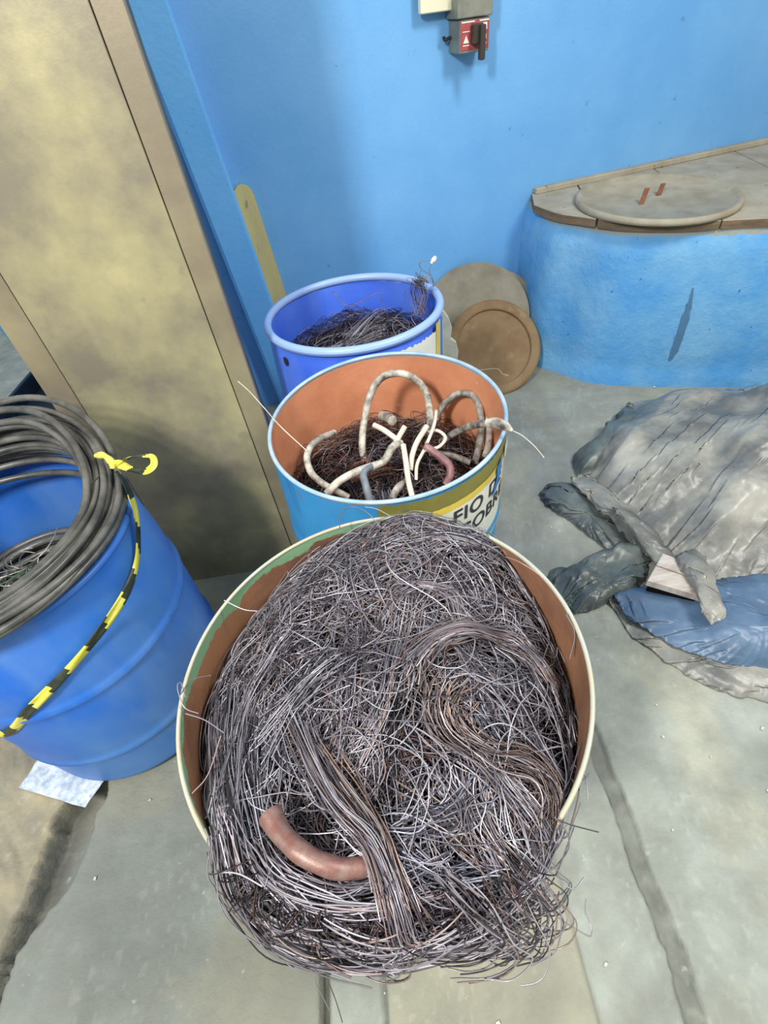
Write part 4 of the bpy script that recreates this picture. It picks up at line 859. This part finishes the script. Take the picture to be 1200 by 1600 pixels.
ribbon('strap', rp, .024, out_n, th, .06, phase=.05)
up_n = lambda p: np.array([-.25, -.35, .9]) / 1.0
lp = [atz(181, 727, .885), atz(200, 716, .92), atz(222, 711, .94), atz(238, 713, .945), atz(240, 727, .94), atz(226, 737, .93), atz(205, 733, .91), atz(182, 727, .89)]
ribbon('bow_loop', lp, .012, lambda p: (lambda v: v / np.linalg.norm(v))(p - atz(222, 725, .92) + np.array([0, 0, .02])), th, .07, k=60)
cable('knot', [atz(150, 712, .885), atz(163, 712, .895), atz(174, 722, .895), atz(176, 732, .885)], .009, M['ribbon_y'], th, k=14, sides=8, rr=[.005, .009, .006, .009, .005])
cable('tape_end', [atz(176, 724, .89), atz(190, 722, .90), atz(205, 732, .90)], .005, M['ribbon_y'], th, k=10, sides=6, rr=[.007, .004, .006])

# ------------------------------------------------------------------ paper
def sheet_patch(name, corners, m, z, amp, n=26, base=None, parent=None, seed=5, th_=.0006):
    A, B, Cn, D = [np.array(c) for c in corners]; V = []
    for i in range(n):
        for j in range(n):
            u, v = i / (n - 1), j / (n - 1); p = (1 - u) * (1 - v) * A + u * (1 - v) * B + u * v * Cn + (1 - u) * v * D
            V.append(p)
    V = np.array(V); V[:, 2] += amp * fbm(V[:, 0], V[:, 1], .05, seed); V[:, :2] += .004 * (np.stack([fbm(V[:, 0], V[:, 1], .04, seed + 1), fbm(V[:, 1], V[:, 0], .04, seed + 2)], 1) - .5)
    Fc = [[i * n + j, (i + 1) * n + j, (i + 1) * n + j + 1, i * n + j + 1] for i in range(n - 1) for j in range(n - 1)]
    o = mesh_obj(name, V, Fc, m, parent, base); sm = o.modifiers.new('thickness', 'SOLIDIFY'); sm.thickness = th_; return o
A_ = atz(66, 1183, .028); B_ = atz(168, 1215, .02); C_ = atz(135, 1263, .015); D_ = atz(31, 1232, .03)
tag(sheet_patch('paper_sheet', (A_, B_, C_, D_), M['paper'], 0, .014, base=(A_ + C_) / 2), 'crumpled white dotted tissue sheet on the floor beside the left drum', 'paper')

# ------------------------------------------------------------------ dark steel box, far left
c0 = atz(51, 578, .12); c1 = atz(-20, 660, .12); c2_ = atz(100, 650, .12)
th = thing('steel_crate', 'dark blue open steel box on the floor behind the left drum', 'crate', (float(c0[0]), float(c0[1]), 0))
e1 = (c1 - c0); e2 = (c2_ - c0); e1[2] = e2[2] = 0; e2 = e2 * 1.6; e1 = e1 * 1.5; L1, L2 = np.linalg.norm(e1), np.linalg.norm(e2); e1n, e2n = e1 / L1, e2 / L2
O = np.array([c0[0], c0[1], 0])
for nm, cc0, aa_, bb_, hh_ in (('side_plate', O + e1 / 2 + ZU * .065, e1 / 2, e2n * .018, ZU * .055), ('side_plate', O + e1 / 2 + e2 + ZU * .065, e1 / 2, e2n * .018, ZU * .055), ('end_plate', O + e2 / 2 + ZU * .063, e2 / 2, e1n * .012, ZU * .053), ('end_plate', O + e2 / 2 + e1 + ZU * .063, e2 / 2, e1n * .012, ZU * .053), ('bottom_plate', O + e1 / 2 + e2 / 2 + ZU * .012, e1 / 2, e2 / 2, ZU * .008)):
    V, Fc = box(cc0, aa_, bb_, hh_, .004); mesh_obj(nm, V, Fc, M['crate'], th, smooth_=False)

# ------------------------------------------------------------------ tarps
def facet(x, y, s, seed):
    """piecewise-linear noise on a triangular lattice: flat facets meeting in sharp creases"""
    G = np.random.default_rng(seed).random((64, 64)); J = np.random.default_rng(seed + 1)
    X = x / s + 50.3; Y = y / s + 50.7; i = np.floor(X).astype(int); j = np.floor(Y).astype(int); u = X - i; v = Y - j
    g = lambda a, b: G[a % 64, b % 64]
    flip = (g(i + 7, j + 3) > .5)
    lo = np.where(u + v < 1, g(i, j) + (g(i + 1, j) - g(i, j)) * u + (g(i, j + 1) - g(i, j)) * v, g(i + 1, j + 1) + (g(i, j + 1) - g(i + 1, j + 1)) * (1 - u) + (g(i + 1, j) - g(i + 1, j + 1)) * (1 - v))
    hi = np.where(u > v, g(i, j) + (g(i + 1, j) - g(i, j)) * u + (g(i + 1, j + 1) - g(i + 1, j)) * v, g(i, j) + (g(i + 1, j + 1) - g(i, j + 1)) * u + (g(i, j + 1) - g(i, j)) * v)
    return np.where(flip, lo, hi)
def crumple(x, y, seed, ang, amp, sc):
    ca, sa_ = math.cos(ang), math.sin(ang); u = x * ca + y * sa_; v = -x * sa_ + y * ca
    wu = fbm(x, y, sc * 1.5, seed, 2) - .5; wv = fbm(y, x, sc * 1.5, seed + 9, 2) - .5; h = 0
    for k, (f, st, a_, rot) in enumerate(((1., 3.2, 1., .0), (2.1, 3.0, .55, .35), (3.7, 2.2, .30, -.4), (6.5, 1.6, .17, .9), (12., 1.3, .085, -.9))):
        c2, s2 = math.cos(rot), math.sin(rot); uu = u * c2 + v * s2; v2 = -u * s2 + v * c2
        msk = .35 + 1.3 * smooth(.3, .7, fbm(x, y, sc, seed + 40 + k, 2)) if k > 1 else 1
        h = h + a_ * msk * (facet((uu + wu * sc * .5) / st, v2 + wv * sc * .8, sc / f, seed + k * 5) - .5)
    return amp * h * 1.3
def relax_sheet(P, su, sv, ground, iters, stiff_bend=.25):
    """excess cloth squeezed into its footprint: position-based relaxation makes it buckle into wrinkles"""
    n, m_, _ = P.shape; X0 = P.copy(); X0[..., 2] = 0
    def rest(sl1, sl2, s_): return np.linalg.norm(X0[sl2] - X0[sl1], axis=-1) * s_
    S = slice
    cons = []
    for st in (0, 1):
        a, b = (S(st, n - 1, 2), S(None)), (S(st + 1, n, 2), S(None)); cons.append((a, b, rest(a, b, su[a]), 1.))
        a, b = (S(None), S(st, m_ - 1, 2)), (S(None), S(st + 1, m_, 2)); cons.append((a, b, rest(a, b, sv[a]), 1.))
    for st in (0, 1):
        a, b = (S(st, n - 1, 2), S(0, m_ - 1)), (S(st + 1, n, 2), S(1, m_)); cons.append((a, b, None, .5))
        a, b = (S(st, n - 1, 2), S(1, m_)), (S(st + 1, n, 2), S(0, m_ - 1)); cons.append((a, b, None, .5))
    cc = []
    for a, b, L, w_ in cons:
        if L is None:
            d = X0[b] - X0[a]; sm = np.minimum(su[a], sv[a]) * .5 + np.maximum(su[a], sv[a]) * .5; L = np.linalg.norm(d, axis=-1) * sm
        cc.append((a, b, L, w_))
    X = P.copy(); Vp = P.copy(); pin = X0[..., :2].copy()
    for it in range(iters):
        vel = (X - Vp) * .92; Vp = X.copy(); X = X + vel; X[..., 2] -= .00012
        for a, b, L, w_ in cc:
            d = X[b] - X[a]; l = np.sqrt((d * d).sum(-1)) + 1e-9; c_ = d * ((l - L) / l * .5 * w_)[..., None]
            X[a] += c_; X[b] -= c_
        for ax in (0, 1):   # bending: pull towards the mean of the neighbours
            if ax == 0: X[1:-1] += stiff_bend * .5 * (.5 * (X[2:] + X[:-2]) - X[1:-1])
            else: X[:, 1:-1] += stiff_bend * .5 * (.5 * (X[:, 2:] + X[:, :-2]) - X[:, 1:-1])
        for e in ((0, S(None)), (-1, S(None)), (S(None), 0), (S(None), -1)): X[e][..., :2] = pin[e]; 
        X[0, :, :2] = pin[0]; X[-1, :, :2] = pin[-1]; X[:, 0, :2] = pin[:, 0]; X[:, -1, :2] = pin[:, -1]
        g_ = ground; X[..., 2] = np.maximum(X[..., 2], g_)
    return X
def star_patch(name, poly, center, height, pw_, seed, ang, amp, sc, m, parent, base, zb=.004, nu=90, nv=90, jag=.01, ex=1.16, ey=1.04, iters=80, bend=.04, lumps=.5, folds=.04):
    poly = np.array(poly)[:, :2]; cen = np.array(center)
    # even out the outline and find its radius by angle about the centre
    pp = np.vstack([poly, poly[:1]]); d = np.r_[0, np.cumsum(np.linalg.norm(np.diff(pp, axis=0), axis=1))]
    t_ = np.linspace(0, d[-1], 720, endpoint=False); bx = np.interp(t_, d, pp[:, 0]); by = np.interp(t_, d, pp[:, 1])
    for _ in range(6): bx = .25 * np.roll(bx, 1) + .5 * bx + .25 * np.roll(bx, -1); by = .25 * np.roll(by, 1) + .5 * by + .25 * np.roll(by, -1)
    bx += jag * (fbm(bx, by, .05, seed) - .5) * 2; by += jag * (fbm(by, bx, .05, seed + 3) - .5) * 2
    th_ = np.arctan2(by - cen[1], bx - cen[0]); rr_ = np.hypot(bx - cen[0], by - cen[1]); o_ = np.argsort(th_); th_, rr_ = th_[o_], rr_[o_]
    u, v = np.meshgrid(np.linspace(-1, 1, nu), np.linspace(-1, 1, nv), indexing='ij')
    cu = u * np.sqrt(1 - v * v / 2); cv = v * np.sqrt(1 - u * u / 2); rad = np.hypot(cu, cv); an = np.arctan2(cv, cu) + ang
    R_ = np.interp(np.mod(an + np.pi, 2 * np.pi) - np.pi, th_, rr_, period=2 * np.pi)
    x = cen[0] + rad * R_ * np.cos(an); y = cen[1] + rad * R_ * np.sin(an)
    ground = zb + height * (1 - np.clip(rad, 0, 1) ** pw_) * (1 + lumps * (fbm(x, y, sc * 1.3, seed + 5, 2) - .5))
    ca, sa_ = math.cos(ang), math.sin(ang); uu = x * ca + y * sa_; vv2 = -x * sa_ + y * ca
    fold = facet((uu + .3 * sc * fbm(x, y, sc * 2, seed + 91, 2)) / 4.5, vv2 + .5 * sc * fbm(x, y, sc * 2, seed + 93, 2), sc * .95, seed + 95)
    ground = ground + folds * np.maximum(fold - .35, 0) * smooth(1.0, .8, rad)
    cr_ = crumple(x, y, seed, ang, amp, sc)
    z = ground + np.maximum(cr_ + amp * .5, 0) * (.3 + .7 * smooth(1.0, .85, rad))
    su = 1 + (ey - 1) * (.4 + 1.2 * fbm(x, y, sc, seed + 70, 2)); sv = 1 + (ex - 1) * (.3 + 1.4 * fbm(x, y, sc, seed + 80, 2))
    P = relax_sheet(np.stack([x, y, z], -1), su, sv, ground * .96 + zb * .04, iters, bend)
    P[..., 2] += crumple(P[..., 0], P[..., 1], seed + 300, ang + .2, amp * .17, sc * .8) * smooth(1.0, .93, rad) + crumple(P[..., 0], P[..., 1], seed + 400, ang - .4, amp * .05, sc * .3) * smooth(1.0, .93, rad)
    V = P.reshape(-1, 3)
    i, j = np.meshgrid(np.arange(nu - 1), np.arange(nv - 1), indexing='ij'); q = (i * nv + j).ravel()
    Fq = np.stack([q, q + nv, q + nv + 1, q + 1], 1)
    o = mesh_obj(name, V, Fq, m, parent, base, smooth_=True)
    sm = o.modifiers.new('thickness', 'SOLIDIFY'); sm.thickness = .0015; sm.offset = -1
    return o
pz = lambda z, L_: [atz(x, y, z)[:2] for x, y in L_]
tb = (1.6, 1.5, 0)
th5 = thing('lower_tarp', 'grey tarpaulin layer lowest and outermost under the blue one', 'tarpaulin', (1.1, .7, 0), 'crumpled tarpaulins')
star_patch('tarp_sheet', pz(.01, [(948, 938), (968, 958), (985, 990), (1030, 1025), (1075, 1055), (1120, 1075), (1160, 1088), (1200, 1096), (1290, 1110), (1400, 1080), (1400, 960), (1200, 960), (1050, 920)]), pz(.02, [(1190, 1010)])[0], .03, 3, 11, -.55, .012, .10, M['tarp'], th5, None, nu=150, nv=90, ex=1.18, ey=1.04)
th6 = thing('blue_tarp', 'blue-grey crumpled tarpaulin sticking out between two grey layers', 'tarpaulin', (1.1, .8, 0), 'crumpled tarpaulins')
star_patch('tarp_sheet', pz(.05, [(960, 925), (985, 960), (1030, 990), (1080, 1015), (1130, 1030), (1200, 1042), (1300, 1040), (1400, 950), (1300, 880), (1100, 900), (1020, 905)]), pz(.07, [(1190, 975)])[0], .06, 2.5, 23, -.45, .03, .09, M['tarp_blue'], th6, None, zb=.03, nu=150, nv=100, ex=1.28, ey=1.05)
th7 = thing('grey_tarp', 'large crumpled grey tarpaulin heaped in front of the blue tank', 'tarpaulin', tb, 'crumpled tarpaulins')
main = pz(.01, [(905, 720), (915, 698), (940, 675), (965, 645), (995, 628), (1050, 620), (1120, 612)]) + [np.array([1.9, 2.02]), np.array([2.35, 2.02]), np.array([2.6, 1.5]), np.array([2.2, .95]), np.array([1.6, .80])] + pz(.05, [(1200, 930), (1140, 920), (1090, 905), (1060, 885), (1020, 862), (985, 850), (950, 815), (925, 775)])
star_patch('main_sheet', main, (1.6, 1.52), .30, 1.6, 31, .62, .085, .17, M['tarp'], th7, None, nu=290, nv=270, zb=.01, ex=1.21, ey=1.05, iters=130, bend=.05, lumps=.7, folds=.11)
star_patch('dark_fold', pz(.05, [(897, 712), (900, 700), (925, 690), (950, 660), (985, 625), (1012, 635), (1010, 650), (975, 690), (950, 715), (925, 735), (905, 735)]), pz(.1, [(948, 690)])[0], .09, 2.2, 41, .95, .03, .08, M['tarp_dark'], th7, None, zb=.01, ex=1.3)
star_patch('flap', pz(.03, [(843, 765), (858, 752), (880, 750), (900, 748), (935, 768), (975, 810), (1015, 858), (985, 868), (950, 850), (920, 828), (880, 800), (852, 782)]), pz(.05, [(925, 800)])[0], .04, 2, 51, -.9, .03, .07, M['tarp_dark'], th7, None, zb=.008, ex=1.35)
star_patch('flap', pz(.09, [(895, 738), (912, 732), (945, 750), (985, 775), (1010, 810), (1045, 850), (1075, 885), (1050, 885), (1010, 855), (965, 815), (925, 775)]), pz(.13, [(985, 808)])[0], .05, 2, 61, -.85, .035, .06, M['tarp'], th7, None, zb=.05, ex=1.35)
star_patch('gathered_corner', pz(.03, [(858, 895), (870, 882), (900, 880), (925, 862), (950, 855), (975, 845), (1010, 848), (1020, 868), (1008, 905), (985, 925), (955, 935), (925, 950), (900, 952), (882, 935), (868, 915)]), pz(.08, [(945, 900)])[0], .07, 2, 71, .45, .04, .06, M['tarp_dark'], th7, None, zb=.008, ex=1.42, ey=1.05)
star_patch('hanging_strip', pz(.16, [(1060, 862), (1085, 850), (1108, 862), (1130, 915), (1140, 958), (1118, 966), (1100, 935), (1075, 895)]), pz(.17, [(1098, 905)])[0], .03, 2, 81, -1.1, .03, .05, M['tarp'], th7, None, zb=.13, ex=1.3, nu=70, nv=60)
# wooden block
bz = .13; A_, B_, C_, D_ = [atz(x, y, bz) for x, y in ((1036, 864), (1082, 882), (1100, 932), (1012, 906))]
th = thing('wooden_block', 'worn pale wooden block with two boards half under the tarpaulin', 'wood block', tuple((A_ + C_) / 2 * np.array([1, 1, 0]) + np.array([0, 0, .07])))
def slabpoly(name, poly, z0, z1, m):
    n = len(poly); V = [(p[0], p[1], z0) for p in poly] + [(p[0], p[1], z1) for p in poly]; c = np.mean(np.array(poly)[:, :2], 0)
    Fc = [list(range(n)), [n + i for i in range(n)][::-1]] + [[i, n + i, n + (i + 1) % n, (i + 1) % n] for i in range(n)]
    o = mesh_obj(name, V, Fc, m, th, smooth_=False); me = o.data
    import bmesh
    bm = bmesh.new(); bm.from_mesh(me); bmesh.ops.recalc_face_normals(bm, faces=bm.faces); bmesh.ops.bevel(bm, geom=bm.edges[:], offset=.002, segments=1, affect='EDGES'); bm.to_mesh(me); bm.free()
D_ = A_ + (D_ - A_); 
m1 = A_ + (D_ - A_) * .44; m2 = B_ + (C_ - B_) * .44; m1b = A_ + (D_ - A_) * .47; m2b = B_ + (C_ - B_) * .47
slabpoly('board', [A_, B_ + (B_ - A_) * .3, m2 + (B_ - A_) * .3, m1], .10, bz, M['wood']); slabpoly('board', [m1b, m2b + (B_ - A_) * .3, C_, D_], .098, bz - .002, M['wood'])
slabpoly('under_block', [A_ + (C_ - A_) * .08, B_, C_ - (C_ - A_) * .08, D_ + (B_ - D_) * .08], .05, .0975, M['core'])

# ------------------------------------------------------------------ floor debris
parts = []
for k in range(90):
    x, y = rng.uniform(-.9, 1.5), rng.uniform(-.1, 2.2); s = rng.uniform(.0015, .005); c = np.array([x, y, .003 + s * .3])
    v, f = box(c, s * np.array([math.cos(k), math.sin(k), 0]), s * .7 * np.array([-math.sin(k), math.cos(k), 0]), (0, 0, s * .4)); parts.append((v + rng.normal(0, s * .15, v.shape), f))
V, Fc = merge(parts)
tag(mesh_obj('floor_debris', V, Fc, M['debris'], smooth_=False), 'tiny pale chips scattered over the concrete floor', 'debris', kind='stuff')
def under(child, parent):
    o = bpy.data.objects[child]; o.parent = bpy.data.objects[parent]; o.location = (0, 0, 0)
under('lettering', 'paper_label'); under('printed_marks', 'red_plate'); under('lever', 'lever_hub')
for o in bpy.data.objects:
    if '_b' in o: del o['_b']
